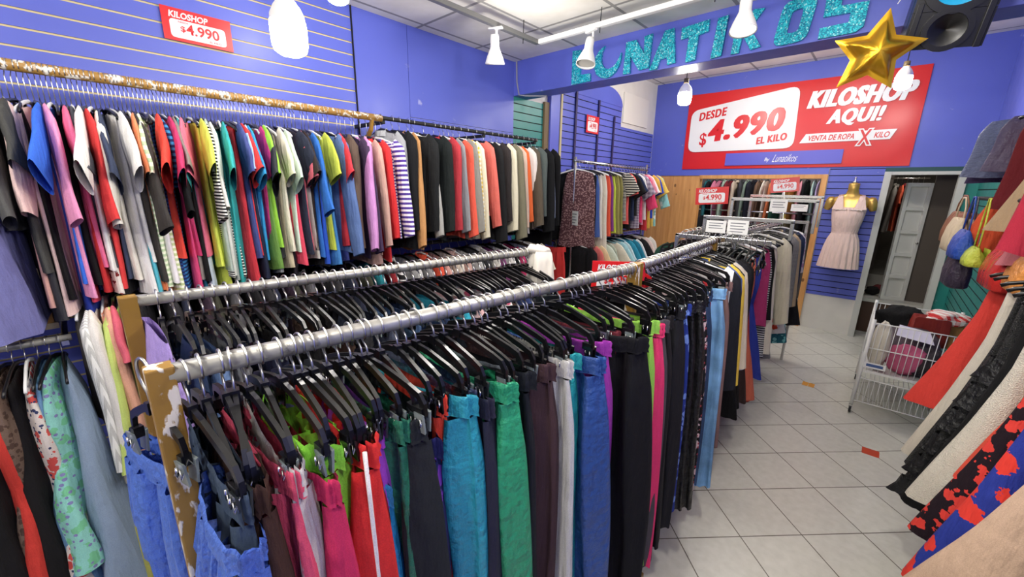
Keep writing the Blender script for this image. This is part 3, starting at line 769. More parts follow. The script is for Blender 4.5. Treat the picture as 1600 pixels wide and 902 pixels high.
TROUSERS = [trouser_parts(s) for s in range(6)]
def trousers(x, y, z, rz, rgb, L, label, group, pat=None, half=.2, fab='cotton', band=None, ry=0, thick=1.0):
    GC[0] += 1; k = GC[0]; tp = TROUSERS[k % 6]
    r = empty('trousers', (x, y, z), rz, label, 'trousers', group, ry=ry)
    pip = pat if pat and pat[0] == 'piping' else None
    m = cloth(tuple(rgb), None if pip else (pat or None), kind=fab); sc3 = (half / .2, thick, L)
    link('waistband', tp['waistband'], r, cloth(tuple(band), None, kind=fab) if band else m, scale=(half / .2, thick, 1.0))
    for q in ('leg_a', 'leg_b'): link('leg', tp[q], r, m, scale=sc3)
    if pip:
        g = G(); g.tube([(half * (.955 + .0) + .001, -.012, -.01), (half * 1.0, -.012, -.12), (half * 1.06, -.012, -.3), (half * 1.08, -.012, -.6), (half * 1.15, -.014, -1.0)], .004, 6)
        o = g.build('piping', cloth(tuple(pip[1]), None), r, True); o['label'] = 'white side piping'
    return r

# ------------------------------------------------------------------ racks
def post(parent, x, y, z1, m, w=.036, d=None):
    d = d or w
    return G().box(x - w / 2, x + w / 2, y - d / 2, y + d / 2, 0, z1).build('post', m, parent, bevel=.003)
def rack(name, label, p, q, z, mr, mpost, rr=.0165, posts=(True, True), foot=True):
    r = empty(name, (0, 0, 0), 0, label, 'clothes rack')
    P, Q = Vector((p[0], p[1], z)), Vector((q[0], q[1], z))
    G().tube([P, Q], rr, 16).build('rail', mr, r, True)
    for k, (a, ok) in enumerate(((P, posts[0]), (Q, posts[1]))):
        if not ok: continue
        post(r, a.x, a.y, z + rr, mpost)
        if foot: G().box(a.x - .16, a.x + .16, a.y - .02, a.y + .02, 0, .035).build('foot', mpost, r, bevel=.004)
    return r
RA0, RA1, RZ = (-.804, .06), (-.682, 1.455), 1.45
RB0, RB1 = (-1.386, .074), (-1.208, 1.50)
RC0, RC1 = (-.69, 1.50), (-.742, 2.65)
rack('clothes_rack', 'front rack of trousers with a worn white rail and a peeling gold post', RA0, RA1, RZ, M_WORNRAIL, M_GOLDPOST, .0175)
rack('clothes_rack', 'middle rack behind the front one, crowded with clip hangers, gold end post', RB0, RB1, RZ, M_WORNRAIL, M_GOLDCLEAN, .0155)
rack('clothes_rack', 'rack that carries on behind the front rack towards the back wall', RC0, RC1, RZ, M_WORNRAIL, M_GOLDCLEAN, .0155)
def rail_x(p, q, y): return p[0] + (q[0] - p[0]) * (y - p[1]) / (q[1] - p[1])

# front rack
TR = [
(0.11, 'slate blue', (52, 66, 84), -0.6, 1.342, 0),
(0.139, 'chocolate brown', (70, 46, 38), -0.6, 1.339, 0),
(0.172, 'coral pink', (240, 78, 112), -0.6, 1.312, 0),
(0.197, 'pale grey', (205, 200, 195), -0.6, 1.318, 0),
(0.226, 'crimson', (218, 32, 92), -0.59, 1.278, 0),
(0.25, 'neon green', (150, 245, 30), -0.62, 1.322, 0),
(0.309, 'red piped', (228, 28, 24), -0.6, 1.313, ('piping', (245, 240, 235))),
(0.334, 'sky blue', (20, 165, 225), -0.6179, 1.18, 0),
(0.357, 'orchid purple', (192, 78, 225), -0.6596500000000001, 1.3, 0),
(0.381, 'forest green', (24, 122, 88), -0.6043999999999999, 1.311, 0),
(0.422, 'charcoal black', (40, 43, 46), -0.5867, 1.309, 0),
(0.463, 'printed navy', (38, 40, 95), -0.60215, 1.236, ('floral', (120, 60, 170), 0.06)),
(0.486, 'flame orange', (252, 62, 24), -0.62355, 1.318, 0),
(0.51, 'turquoise', (14, 165, 185), -0.59865, 1.314, 0),
(0.559, 'navy', (52, 58, 88), -0.5934, 1.329, 0),
(0.587, 'dark indigo', (46, 46, 64), -0.56885, 1.29, 0),
(0.63, 'emerald green', (18, 168, 112), -0.58675, 1.351, 0),
(0.684, 'black sport', (32, 35, 40), -0.5594, 1.328, 0),
(0.708, 'mid grey', (108, 116, 122), -0.6029, 1.319, 0),
(0.774, 'dark maroon', (78, 54, 56), -0.55345, 1.331, 0),
(0.801, 'salmon', (238, 92, 85), -0.58485, 1.216, 0),
(0.845, 'off white', (214, 212, 204), -0.548025, 1.326, 0),
(0.868, 'houndstooth', (215, 212, 205), -0.58065, 1.311, ('check', (25, 25, 28), 0.012)),
(0.904, 'teal', (0, 172, 172), -0.5561, 1.304, 0),
(0.952, 'marine blue', (42, 84, 155), -0.53155, 1.297, 0),
(1.025, 'magenta', (172, 52, 172), -0.5598, 1.382, 0),
(1.085, 'graphite', (62, 60, 62), -0.56735, 1.37, 0),
(1.109, 'burgundy', (118, 42, 52), -0.54525, 1.369, 0),
(1.145, 'jet black', (22, 22, 26), -0.51, 1.433, 0),
(1.298, 'lime', (155, 222, 62), -0.5265, 1.337, 0),
(1.338, 'hot pink', (252, 42, 112), -0.514575, 1.296, 0),
(1.371, 'iron grey', (84, 78, 82), -0.49712499999999993, 1.304, 0),
(1.455, 'soft black', (34, 32, 34), -0.49984999999999996, 1.303, 0),
]
FAB = {'slate blue': 'denim', 'turquoise': 'nylon', 'navy': 'nylon', 'emerald green': 'nylon', 'marine blue': 'nylon', 'teal': 'nylon', 'sky blue': 'nylon', 'forest green': 'nylon', 'dark indigo': 'cotton'}
gname = 'trousers on the front rack'
def between(i, lst, idx=1):
    a = lst[i - 1][idx] if i else None; b = lst[i + 1][idx] if i + 1 < len(lst) else None
    return (f'between the {a} and {b} pairs' if a and b else f'beside the {b or a} pair')
for i, (y, n, c, xe, z, p) in enumerate(TR):
    xr = rail_x(RA0, RA1, min(y, 1.44)); half0 = 0; yy = min(y, 1.44)
    rz = random.uniform(-.10, .12); zz = min(z, RZ - .135)
    xe += {'emerald green': .035, 'marine blue': .035, 'red piped': .02, 'turquoise': .02, 'off white': .025, 'magenta': .03, 'jet black': .05, 'lime': .02, 'hot pink': .02, 'crimson': .01, 'orchid purple': .02}.get(n, 0)
    half = max(.165, min(.24, xe - xr))
    nxt = TR[i + 1][0] if i + 1 < len(TR) else y + .06; gap = max(nxt - y, (y - TR[i - 1][0]) * .7 if i else .03)
    kw = {'jet black': dict(thick=1.7), 'iron grey': dict(thick=1.3), 'red piped': dict(thick=1.15), 'emerald green': dict(thick=1.2), 'charcoal black': dict(thick=1.25)}.get(n, {'thick': max(.7, min(1.5, gap / .042))})
    trousers(xr + (xe - xr - half), yy, zz, rz, c, 1.02 if n not in ('salmon', 'orchid purple') else .7, f'{n} trousers on the front rack {between(i, TR)}', gname, p or None, half, FAB.get(n, 'cotton'), **kw)
    dz = RZ + .019 - .0225 + .0
    clip_hanger(xr, yy, RZ + .0, rz, f'black clip hanger holding the {n} trousers on the front rack', 'clip hangers holding trousers', half / .218)
# blue wind trousers either side of the gold post
trousers(-.945, .045, 1.262, .26, (82, 124, 220), 1.0, 'blue nylon trousers with an olive lower panel, hung outside the gold post', gname, ('lower', (150, 150, 60), -.40, .9), .125, 'nylon', thick=.75)
clip_hanger(-.845, .045, RZ, .26, 'black clip hanger holding the blue and olive trousers outside the gold post', 'clip hangers holding trousers', .5)
trousers(-.675, .100, 1.265, R_(3), (84, 126, 222), 1.0, 'crumpled bright blue nylon trousers hung just inside the gold post', gname, None, .105, 'nylon', thick=1.05, ry=R_(10))
clip_hanger(-.79, .088, RZ, R_(6), 'black clip hanger holding the crumpled blue trousers inside the gold post', 'clip hangers holding trousers', 1.0)
k = 0
yy = .115
while yy < 1.43:
    if min(abs(yy - t[0]) for t in TR) > .011:
        clip_hanger(rail_x(RA0, RA1, yy), yy, RZ, random.uniform(-.22, .18), 'black plastic clip hanger squeezed between the others on the front rack', 'spare hangers on the front rack', random.uniform(.85, 1.08), random.uniform(-.05, .05)); k += 1
    yy += .0185 if yy < .42 else .075
for (y, rz, sx) in ((.15, -.35, 1.1), (.47, -.45, 1.1), (.62, .35, 1.1)):
    pass
# a white swing tag and the red price card tucked in this rack
tg = empty('price_tag', (-.585, .80, 1.165), R_(70), 'white paper tag hanging from the dark maroon trousers', 'tag')
G().prism(rrect([(-.018, -.03), (.018, -.03), (.018, .03), (-.018, .03)], .006), -.0008, .0008).build('card', M_WHITEPAPER, tg)
for j in range(4): G().box(-.010, .010, -.0012, -.0009, .012 - j * .007, .015 - j * .007).build('print_line', M_GREYINK, tg)
G().tube([(0, 0, .028), (-.006, 0, .06)], .0007, 4).build('thread', M_WHITEPAPER, tg)
ps = price_sign('price_sign', (-.755, 1.47, 1.40), R_(38), .21, .13, 'red KILOSHOP card standing askew among the hooks at the rack joint')
G().add([(.06, .0, -.055), (.06, .0, .055), (.20, .10, -.045), (.06, .003, -.055), (.06, .003, .055), (.20, .103, -.045)], [(0, 1, 2), (3, 5, 4), (0, 3, 4, 1), (1, 4, 5, 2), (2, 5, 3, 0)]).build('folded_flap', M_RED, ps)

# middle rack: hangers crowd the rail, dark trousers beneath
rndB = random.Random(3)
BCOL = [('black', (24, 24, 26)), ('dark denim', (40, 56, 86)), ('charcoal', (52, 52, 55)), ('navy', (36, 42, 66)), ('washed denim', (84, 112, 150)), ('brown', (78, 58, 48)), ('grey', (120, 122, 126)), ('ink', (30, 32, 40))]
y = .13; i = 0
while y < 1.47:
    xr = rail_x(RB0, RB1, y); rz = rndB.uniform(-.14, .14)
    clip_hanger(xr, y, RZ, rz, 'black plastic clip hanger crowded on the middle rack', 'hangers on the middle rack', rndB.uniform(.85, 1.1), rndB.uniform(-.06, .06))
    if i % 3 == 1:
        nm, c = BCOL[(i * 5 // 3) % 8]
        trousers(xr, y, RZ - .165, rz, c, .98, 'dark trousers hanging low between the crowded clip hangers of the middle rack', 'dark trousers on the middle rack', None, .19, 'denim' if 'denim' in nm else 'cotton')
    y += rndB.uniform(.024, .034); i += 1
for (y, nm, c, k, L, kw) in ((.105, 'fluffy lilac', (178, 152, 225), 'vest', .7, {}), (.20, 'washed blue', (90, 120, 165), 'skirt', .5, {}), (.66, 'dark denim', (58, 64, 82), 'skirt', .55, dict(fab='denim')), (.95, 'bright teal', (20, 160, 185), 'skirt', .5, {}),
                             (1.02, 'pale pink', (238, 190, 190), 'skirt', .5, {}), (1.16, 'white floral', (226, 222, 220), 'skirt', .5, dict(pat=('floral', (200, 90, 120), .05))), (1.27, 'royal navy', (44, 60, 110), 'skirt', .5, {}), (1.39, 'black velvet', (26, 24, 34), 'skirt', .5, {})):
    garment(rail_x(RB0, RB1, y) + .02, y, RZ + (.03 if k == 'vest' else -.06), R_(4), k, c, L, f'{nm} {KINDNAME[k].replace("_", " ")} among the black hangers of the middle rack', 'garments among the hangers of the middle rack', **kw)
hs = empty('white_scarf', (RB1[0] + .01, 1.50, RZ + .01), 0, 'white chiffon scarf knotted round the far end post of the middle rack', 'scarf')
M_CHIF = plain('chiffon', (226, 220, 208), .8)
G().tube([(-.03, -.03, -.02), (.0, -.045, .01), (.04, -.02, .0), (.03, .03, -.01), (-.02, .03, 0), (-.03, -.03, -.02)], .022, 10).build('knot', M_CHIF, hs, True)
for s, dx in ((1, .02), (2, .06)):
    o = link('tail', BODY['skirt'][s], hs, M_CHIF, (dx, -.03, .0), (0, 0, .4 * s), (.22, .6, .36 - .1 * s))

# upper wall rail on brackets, in two lengths
UX, UZ = -2.5, 2.160
M_BRKT = plain('gold_bracket', (150, 112, 40), .45)
ur = empty('wall_rail', (0, 0, 0), 0, 'long worn gold rail of clothes running along the slatted purple wall', 'clothes rail')
G().tube([(UX, -.75, UZ), (UX, 1.485, UZ)], .021, 16).build('rail', M_GOLDRAIL, ur, True)
for y in (-.095, 1.42):
    G().tube([(UX, y, UZ - .005), (UX - .02, y, UZ - .07), (UX - .12, y, UZ - .16), (XW + .012, y, UZ - .22)], .02, 8, True, .012).build('bracket', M_BRKT, ur)
ur2 = empty('wall_rail', (0, 0, 0), 0, 'thin black rail of coats continuing past the gold rail to the teal slats', 'clothes rail')
G().tube([(UX, 1.47, UZ + .004), (UX, 3.07, UZ + .004)], .013, 12).build('rail', M_STRAP, ur2, True)
for y in (1.50, 2.4, 3.05):
    G().box(XW + .012, UX, y - .012, y + .012, UZ - .03, UZ - .008).build('bracket', M_STRAP, ur2, bevel=.002)
UP = [
(-0.074, 'charcoal', (62, 62, 66), 'vest', 0.8, 0),
(-0.058, 'peach pink', (222, 165, 152), 'vest', 0.74, 0),
(-0.043, 'dark grey', (74, 74, 70), 'tee', 0.62, 0),
(-0.028, 'pitch black', (20, 18, 20), 'vest', 0.7280000000000001, 0),
(-0.013, 'blush', (240, 205, 195), 'blouse', 0.78, 0),
(0.002, 'candy pink', (240, 150, 195), 'blouse', 0.72, 0),
(0.017, 'sapphire', (38, 62, 165), 'vest', 0.788, 0),
(0.031, 'ruby', (205, 50, 80), 'vest', 0.752, 0),
(0.045, 'royal blue', (48, 110, 225), 'tee', 0.66, 0),
(0.059, 'onyx', (22, 20, 22), 'vest', 0.68, 0),
(0.073, 'bubblegum pink', (238, 105, 150), 'tee', 0.6, 0),
(0.087, 'brick red', (198, 32, 36), 'vest', 0.7040000000000001, 0),
(0.101, 'slate grey', (78, 82, 90), 'tee', 0.62, 0),
(0.115, 'bright red', (232, 52, 52), 'blouse', 0.7, 0),
(0.129, 'floral ivory', (232, 222, 210), 'vest', 0.7280000000000001, ('floral', (120, 40, 40), 0.05)),
(0.143, 'white', (240, 238, 232), 'tee', 0.62, 0),
(0.157, 'sable', (24, 24, 26), 'vest', 0.7280000000000001, 0),
(0.171, 'ivory', (235, 230, 215), 'blouse', 0.68, 0),
(0.185, 'dusk navy', (62, 72, 98), 'tee', 0.66, 0),
(0.199, 'bright white', (236, 234, 230), 'vest', 0.752, 0),
(0.212, 'snow white', (245, 243, 238), 'tee', 0.6, 0),
(0.226, 'tangerine', (238, 120, 60), 'vest', 0.7280000000000001, 0),
(0.239, 'charcoal brown', (62, 58, 55), 'blouse', 0.7, 0),
(0.253, 'aqua', (80, 195, 215), 'vest', 0.776, 0),
(0.267, 'apricot', (252, 150, 95), 'tee', 0.75, 0),
(0.28, 'pistachio', (205, 222, 150), 'vest', 0.752, ('stripe', (240, 242, 220), 0.03)),
(0.294, 'pale green', (195, 222, 170), 'tee', 0.72, ('stripe', (235, 240, 215), 0.03)),
(0.308, 'navy striped', (40, 80, 150), 'vest', 0.752, ('stripe', (25, 35, 80), 0.02)),
(0.323, 'ocean blue', (45, 140, 200), 'tee', 0.74, ('stripe', (28, 45, 90), 0.022)),
(0.336, 'pearl', (238, 232, 236), 'vest', 0.7160000000000001, 0),
(0.349, 'tomato red', (240, 62, 42), 'tee', 0.6, 0),
(0.363, 'fuchsia', (222, 62, 120), 'vest', 0.788, 0),
(0.377, 'raspberry', (205, 45, 105), 'tee', 0.6, 0),
(0.39, 'liquorice', (24, 24, 28), 'vest', 0.68, 0),
(0.402, 'taupe', (140, 130, 125), 'tee', 0.7, 0),
(0.414, 'peacock', (20, 110, 135), 'vest', 0.764, 0),
(0.427, 'black', (24, 24, 27), 'blouse', 0.72, 0),
(0.44, 'ice blue', (198, 212, 225), 'vest', 0.764, 0),
(0.452, 'teal', (35, 150, 155), 'tee', 0.66, 0),
(0.464, 'rose pink', (235, 110, 140), 'tee', 0.6, 0),
(0.477, 'canary', (215, 228, 60), 'vest', 0.764, 0),
(0.491, 'lemon yellow', (222, 236, 62), 'tee', 0.66, 0),
(0.506, 'zebra striped', (238, 236, 228), 'blouse', 0.72, ('stripe', (25, 25, 28), 0.014)),
(0.52, 'pinstriped', (225, 225, 215), 'vest', 0.7280000000000001, ('stripe', (25, 25, 28), 0.02)),
(0.534, 'off white', (238, 236, 225), 'blouse', 0.7, 0),
(0.548, 'sage grey', (175, 190, 178), 'tee', 0.68, 0),
(0.564, 'fog grey', (170, 176, 168), 'vest', 0.7280000000000001, 0),
(0.579, 'sea green', (25, 160, 160), 'vest', 0.776, 0),
(0.594, 'turquoise', (28, 172, 172), 'tee', 0.72, 0),
(0.61, 'signal red', (215, 45, 60), 'vest', 0.776, 0),
(0.625, 'scarlet', (230, 45, 45), 'tee', 0.62, 0),
(0.641, 'indigo', (72, 82, 145), 'tee', 0.64, 0),
(0.657, 'deep navy', (34, 40, 64), 'vest', 0.752, 0),
(0.673, 'azure', (30, 152, 215), 'tee', 0.64, 0),
(0.691, 'powder blue', (165, 200, 235), 'tee', 0.6, 0),
(0.707, 'moss green', (105, 150, 60), 'vest', 0.7040000000000001, 0),
(0.723, 'magenta', (205, 45, 125), 'tee', 0.58, 0),
(0.74, 'lime green', (150, 215, 38), 'tee', 0.6, 0),
(0.756, 'steel grey', (135, 140, 145), 'vest', 0.7280000000000001, 0),
(0.776, 'graphite', (52, 54, 58), 'tee', 0.64, 0),
(0.792, 'sand', (215, 200, 165), 'vest', 0.7040000000000001, 0),
(0.808, 'cream', (240, 232, 205), 'tee', 0.62, 0),
(0.825, 'mulberry black', (34, 28, 36), 'vest', 0.752, 0),
(0.841, 'mint', (210, 232, 215), 'tee', 0.62, 0),
(0.858, 'watermelon', (245, 70, 100), 'vest', 0.7040000000000001, 0),
(0.874, 'midnight', (45, 50, 68), 'tee', 0.64, 0),
(0.896, 'coral pink', (242, 112, 130), 'tee', 0.62, 0),
(0.912, 'dove grey', (195, 190, 182), 'vest', 0.68, 0),
(0.935, 'espresso', (55, 45, 42), 'tee', 0.62, 0),
(0.952, 'ebony', (28, 28, 30), 'vest', 0.7280000000000001, 0),
(0.986, 'cobalt', (40, 110, 200), 'blouse', 0.66, 0),
(1.002, 'electric blue', (35, 85, 200), 'vest', 0.7040000000000001, 0),
(1.024, 'chartreuse', (192, 204, 46), 'tee', 0.64, 0),
(1.057, 'cornflower', (62, 135, 205), 'vest', 0.7280000000000001, 0),
(1.083, 'denim blue', (92, 120, 175), 'shirt', 0.66, 0),
(1.112, 'slate blue', (75, 85, 165), 'vest', 0.7040000000000001, 0),
(1.137, 'cherry red', (220, 45, 62), 'tee', 0.62, 0),
(1.189, 'cocoa brown', (98, 80, 68), 'jacket', 0.64, 0),
(1.209, 'dark aubergine', (60, 50, 72), 'vest', 0.68, 0),
(1.239, 'plum', (72, 55, 85), 'shirt', 0.7, 0),
(1.278, 'dusty rose', (205, 160, 150), 'vest', 0.752, 0),
(1.295, 'lilac', (205, 140, 205), 'shirt', 0.66, 0),
(1.336, 'tan pink', (210, 165, 150), 'shirt', 0.7, 0),
(1.378, 'poppy red', (222, 32, 38), 'shirt', 0.74, 0),
(1.438, 'violet', (88, 62, 165), 'shirt', 0.6, ('stripe', (240, 238, 245), 0.03)),
(1.478, 'silver grey', (165, 168, 172), 'shirt', 0.62, 0),
(1.561, 'jet black', (26, 27, 30), 'jacket', 0.74, 0),
(1.614, 'caramel', (198, 142, 82), 'shirt', 0.76, 0),
(1.683, 'ink black', (32, 34, 36), 'jacket', 0.62, 0),
(1.724, 'ash grey', (180, 180, 175), 'shirt', 0.62, 0),
(1.809, 'bottle black', (28, 34, 34), 'jacket', 0.7, 0),
(1.897, 'crimson', (192, 48, 60), 'jacket', 0.62, 0),
(1.949, 'pewter', (150, 155, 160), 'shirt', 0.62, 0),
(1.99, 'coral red', (240, 88, 62), 'shirt', 0.7, 0),
(2.032, 'stone grey', (140, 138, 130), 'shirt', 0.72, 0),
(2.075, 'mustard checked', (240, 236, 215), 'shirt', 0.68, ('check', (205, 170, 45), 0.03)),
(2.138, 'vanilla', (242, 235, 205), 'shirt', 0.72, 0),
(2.209, 'salmon', (225, 105, 92), 'shirt', 0.56, 0),
(2.297, 'raven black', (27, 28, 30), 'jacket', 0.74, 0),
(2.388, 'dark umber', (48, 42, 42), 'jacket', 0.74, 0),
(2.476, 'oatmeal', (226, 218, 188), 'jacket', 0.66, 0),
(2.544, 'olive drab', (118, 114, 92), 'jacket', 0.68, 0),
(2.607, 'nude pink', (222, 192, 172), 'shirt', 0.7, 0),
(2.663, 'burnt orange', (230, 98, 25), 'shirt', 0.62, 0),
(2.72, 'chalk white', (232, 228, 222), 'shirt', 0.72, 0),
(2.787, 'walnut', (92, 82, 68), 'jacket', 0.7, 0),
(2.866, 'pine grey', (88, 98, 96), 'jacket', 0.64, 0),
(2.937, 'coal black', (24, 25, 28), 'jacket', 0.7, 0),
(2.993, 'sky striped', (190, 205, 230), 'shirt', 0.72, ('stripe', (70, 90, 130), 0.012)),
(3.049, 'soot black', (20, 20, 22), 'jacket', 0.86, 0),
]
def nb(i, lst, idx=1): return (lst[i - 1][idx] if i else None, lst[i + 1][idx] if i + 1 < len(lst) else None)
def lab(n, kind, where, i, lst):
    a, b = nb(i, lst); k = KINDNAME[kind].replace('_', ' ')
    return f'{n} {k} on the {where} ' + (f'between the {a} and {b} garments' if a and b else f'at its end beside the {b or a} garment')
for i, (y, n, c, kind, L, p) in enumerate(UP):
    rnd = random.Random(i * 13 + 5)
    rz = rnd.uniform(-.22, .16) if y < 1.5 else rnd.uniform(-.10, .10)
    ry = rnd.uniform(-.03, .03)
    coat = y > 1.45
    sw = {'tee': .98, 'blouse': 1.0, 'vest': .92, 'shirt': 1.02, 'jacket': 1.03}[kind] * rnd.uniform(.95, 1.05)
    garment(UX, y, UZ - (.0 if coat else .06), rz, kind, c, L, lab(n, kind, 'upper wall rail', i, UP), 'garments on the upper wall rail', p or None, sw, ry, thick=rnd.uniform(.75, 1.0))
    shoulder_hanger(UX, y, UZ + (.003 if coat else 0), rz, f'hanger on the upper wall rail inside the {n} garment', 'hangers on the upper wall rail', None if i % 4 else M_WHITEPL, ry, 0 if coat else .055)
bl = garment(UX + .06, -.165, UZ - .09, R_(-14), 'dress', (118, 120, 180), .78, 'lilac grey dress at the picture edge below the gold rail bracket', 'garments on the upper wall rail', None, 1.3)
shoulder_hanger(UX, -.165, UZ, R_(-14), 'hanger inside the lilac grey dress at the edge of the picture', 'hangers on the upper wall rail')
garment(UX - .06, -.115, UZ - .05, R_(-8), 'blouse', (84, 84, 82), .46, 'dark grey blouse just beside the gold bracket at the picture edge', 'garments on the upper wall rail', None, 1.0)
shoulder_hanger(UX, -.115, UZ - .0, R_(-8), 'hanger inside the dark grey blouse beside the gold bracket', 'hangers on the upper wall rail')

# lower wall rail
LZ = 1.33
lr = empty('wall_rail', (0, 0, 0), 0, 'lower dark wall rail half hidden under the upper row of clothes', 'clothes rail')
G().tube([(UX, -.05, LZ), (UX, 3.32, LZ)], .014, 12).build('rail', M_STRAP, lr, True)
for y in (.3, 1.4, 2.6): G().box(XW + .012, UX, y - .012, y + .012, LZ - .03, LZ - .008).build('bracket', M_STRAP, lr, bevel=.002)
LOW = [(-.012, 'dark taupe', (96, 90, 84), 'vest', .5, 0), (.016, 'white lace', (232, 228, 220), 'shirt', .80, 0), (.038, 'grey striped', (206, 206, 200), 'shirt', .76, ('vstripe', (235, 235, 230), .01)), (.062, 'peach', (235, 170, 140), 'shirt', .74, 0),
       (.084, 'rose', (228, 96, 118), 'tee', .58, 0), (.104, 'yellow green', (205, 226, 110), 'shirt', .76, 0), (.128, 'cream', (232, 226, 205), 'tee', .6, 0), (.155, 'dusty black', (34, 32, 36), 'shirt', .6, 0)]
y = .2
DK = [('black', (28, 26, 30)), ('grey black', (48, 46, 50)), ('navy', (38, 42, 62)), ('dark plum', (56, 40, 56)), ('dark olive', (60, 60, 48)), ('smoke', (88, 86, 90))]
i = 0
while y < 1.25:
    n, c = DK[i % 6]; LOW.append((round(y, 3), n + ' ' + ('knit', 'cotton', 'plain', 'soft', 'ribbed')[i // 6 % 5], c, ('tee', 'shirt')[i % 2], .55, 0)); y += .062; i += 1
LATE = [('teal', (30, 150, 165)), ('wine red', (150, 30, 40)), ('black and white', (225, 225, 225)), ('dove', (200, 200, 200)), ('grey marl', (150, 148, 150)), ('vermilion', (230, 75, 40)), ('shell pink', (225, 175, 165)), ('bone', (225, 215, 200)),
        ('blush beige', (205, 165, 155)), ('pale grey', (190, 190, 188)), ('charcoal', (60, 60, 62)), ('light linen', (215, 210, 200)), ('grape', (120, 60, 110)), ('white poplin', (236, 234, 230)), ('black satin', (26, 26, 28)), ('deep pink', (205, 50, 110)), ('grey blue', (130, 140, 160)), ('dark brown', (60, 45, 40)), ('cream satin', (230, 220, 200))]
for i, (n, c) in enumerate(LATE):
    LOW.append((round(1.30 + i * .09, 3), n, c, ('tee', 'blouse', 'shirt')[i % 3], .6, ('stripe', (30, 30, 32), .06) if n == 'black and white' else 0))
for i, (y, n, c, kind, L, p) in enumerate(LOW):
    rnd = random.Random(i * 7 + 1); rz = rnd.uniform(-.12, .12)
    if y < .2: rz = -.12
    garment(UX, y, LZ, rz, kind, c, L, lab(n, kind, 'lower wall rail', i, LOW), 'garments on the lower wall rail', p or None, 1.0, thick=1.0)
    shoulder_hanger(UX, y, LZ, rz, f'hanger on the lower wall rail inside the {n} garment', 'hangers on the lower wall rail', None if i % 3 else M_WHITEPL)
trousers(-2.40, 3.20, 1.19, R_(8), (205, 40, 38), .95, 'bright red trousers hanging beside the white scarf, before the chrome rack', 'trousers by the chrome rack', None, .17)
clip_hanger(-2.5, 3.20, LZ, R_(8), 'black clip hanger holding the bright red trousers before the chrome rack', 'clip hangers holding trousers', .9)
# ------------------------------------------------------------------ second rack of the row
def hang_row(rows, railf, z, where, group, hgroup, edge=None, rzf=lambda r: r.uniform(-.08, .08), seed=0, white=4):
    for i, row in enumerate(rows):
        y, n, c, kind, L, p = row[:6]; kw = row[6] if len(row) > 6 else {}
        rnd = random.Random(seed + i); xr = railf(y); rz = kw.pop('rz', None) if 'rz' in kw else None
        rz = rzf(rnd) if rz is None else rz
        dx = kw.pop('dx', 0)
        a, b = nb(i, rows)
        if kind == 'trousers':
            half = kw.pop('half', .19)
            trousers(xr + dx, y, z - .14, rz, c, L, f'{n} trousers on the {where} ' + (f'between the {a} and {b} pieces' if a and b else f'next to the {b or a} piece'), group, p or None, half, **kw)
            clip_hanger(xr, y, z, rz, f'clip hanger on the {where} holding the {n} trousers', hgroup, half / .19)
        else:
            k = KINDNAME[kind].replace('_', ' ')
            garment(xr + dx, y, z, rz, kind, c, L, f'{n} {k} on the {where} ' + (f'between the {a} and {b} pieces' if a and b else f'next to the {b or a} piece'), group, p or None, **kw)
            shoulder_hanger(xr, y, z, rz, f'hanger on the {where} inside the {n} {k}', hgroup, None if i % white else M_WHITEPL)
A2 = [(1.56, 'black cargo', (34, 34, 38), 'trousers', 1.0, 0, dict(half=.19, thick=1.2)), (1.62, 'printed cobalt', (36, 60, 150), 'trousers', .95, ('floral', (120, 150, 220), .04)), (1.67, 'patent black', (26, 25, 28), 'trousers', 1.0, 0, dict(fab='nylon', half=.2)),
      (1.72, 'black leather', (28, 27, 28), 'trousers', 1.0, 0, dict(fab='nylon', half=.225, thick=1.4)), (1.79, 'black and pink printed', (28, 26, 30), 'trousers', 1.02, ('floral', (215, 190, 190), .035, (170, 70, 80)), dict(half=.21)), (1.85, 'pale aqua', (198, 218, 220), 'trousers', .95, 0),
      (1.90, 'dark denim', (44, 66, 98), 'trousers', 1.0, 0, dict(fab='denim', half=.2)), (1.96, 'scarlet', (190, 34, 42), 'vest', .5, 0), (2.00, 'light denim', (108, 158, 200), 'trousers', 1.05, 0, dict(fab='denim', half=.24, thick=1.35)), (2.07, 'black twill', (30, 30, 34), 'trousers', 1.0, 0),
      (2.13, 'white floral', (226, 222, 220), 'vest', .5, ('floral', (150, 150, 160), .04)), (2.17, 'mauve corduroy', (146, 112, 106), 'trousers', .92, 0, dict(half=.22)), (2.23, 'black and white track', (34, 36, 44), 'jacket', .62, ('vstripe', (225, 225, 225), .24)), (2.28, 'denim navy', (62, 80, 130), 'jacket', .58, 0, dict(fab='denim')),
      (2.33, 'canary yellow', (236, 200, 40), 'jacket', .55, 0), (2.38, 'dark graphite', (62, 64, 66), 'shirt', .6, 0), (2.43, 'warm beige', (205, 192, 172), 'jacket', .56, 0), (2.48, 'pale blue grey', (170, 180, 195), 'shirt', .66, 0),
      (2.53, 'shiny black', (30, 30, 34), 'jacket', .62, 0), (2.59, 'black wool', (24, 24, 26), 'jacket', .8, 0)]
for q, row in enumerate(A2):
    if row[3] in ('jacket', 'shirt'): A2[q] = row[:6] + (dict(row[6] if len(row) > 6 else {}, sw=.86, sl=.9),)
hang_row(A2, lambda y: rail_x(RC0, RC1, y), RZ, 'second rack', 'garments on the second rack', 'hangers on the second rack', seed=50)
y = 1.53; rr = random.Random(9)
while y < 2.63:
    clip_hanger(rail_x(RC0, RC1, y), y, RZ, rr.uniform(-.2, .2), 'black hanger among many on the rail of the second rack', 'spare hangers on the second rack', rr.uniform(.8, 1.0), rr.uniform(-.05, .05)); y += .052

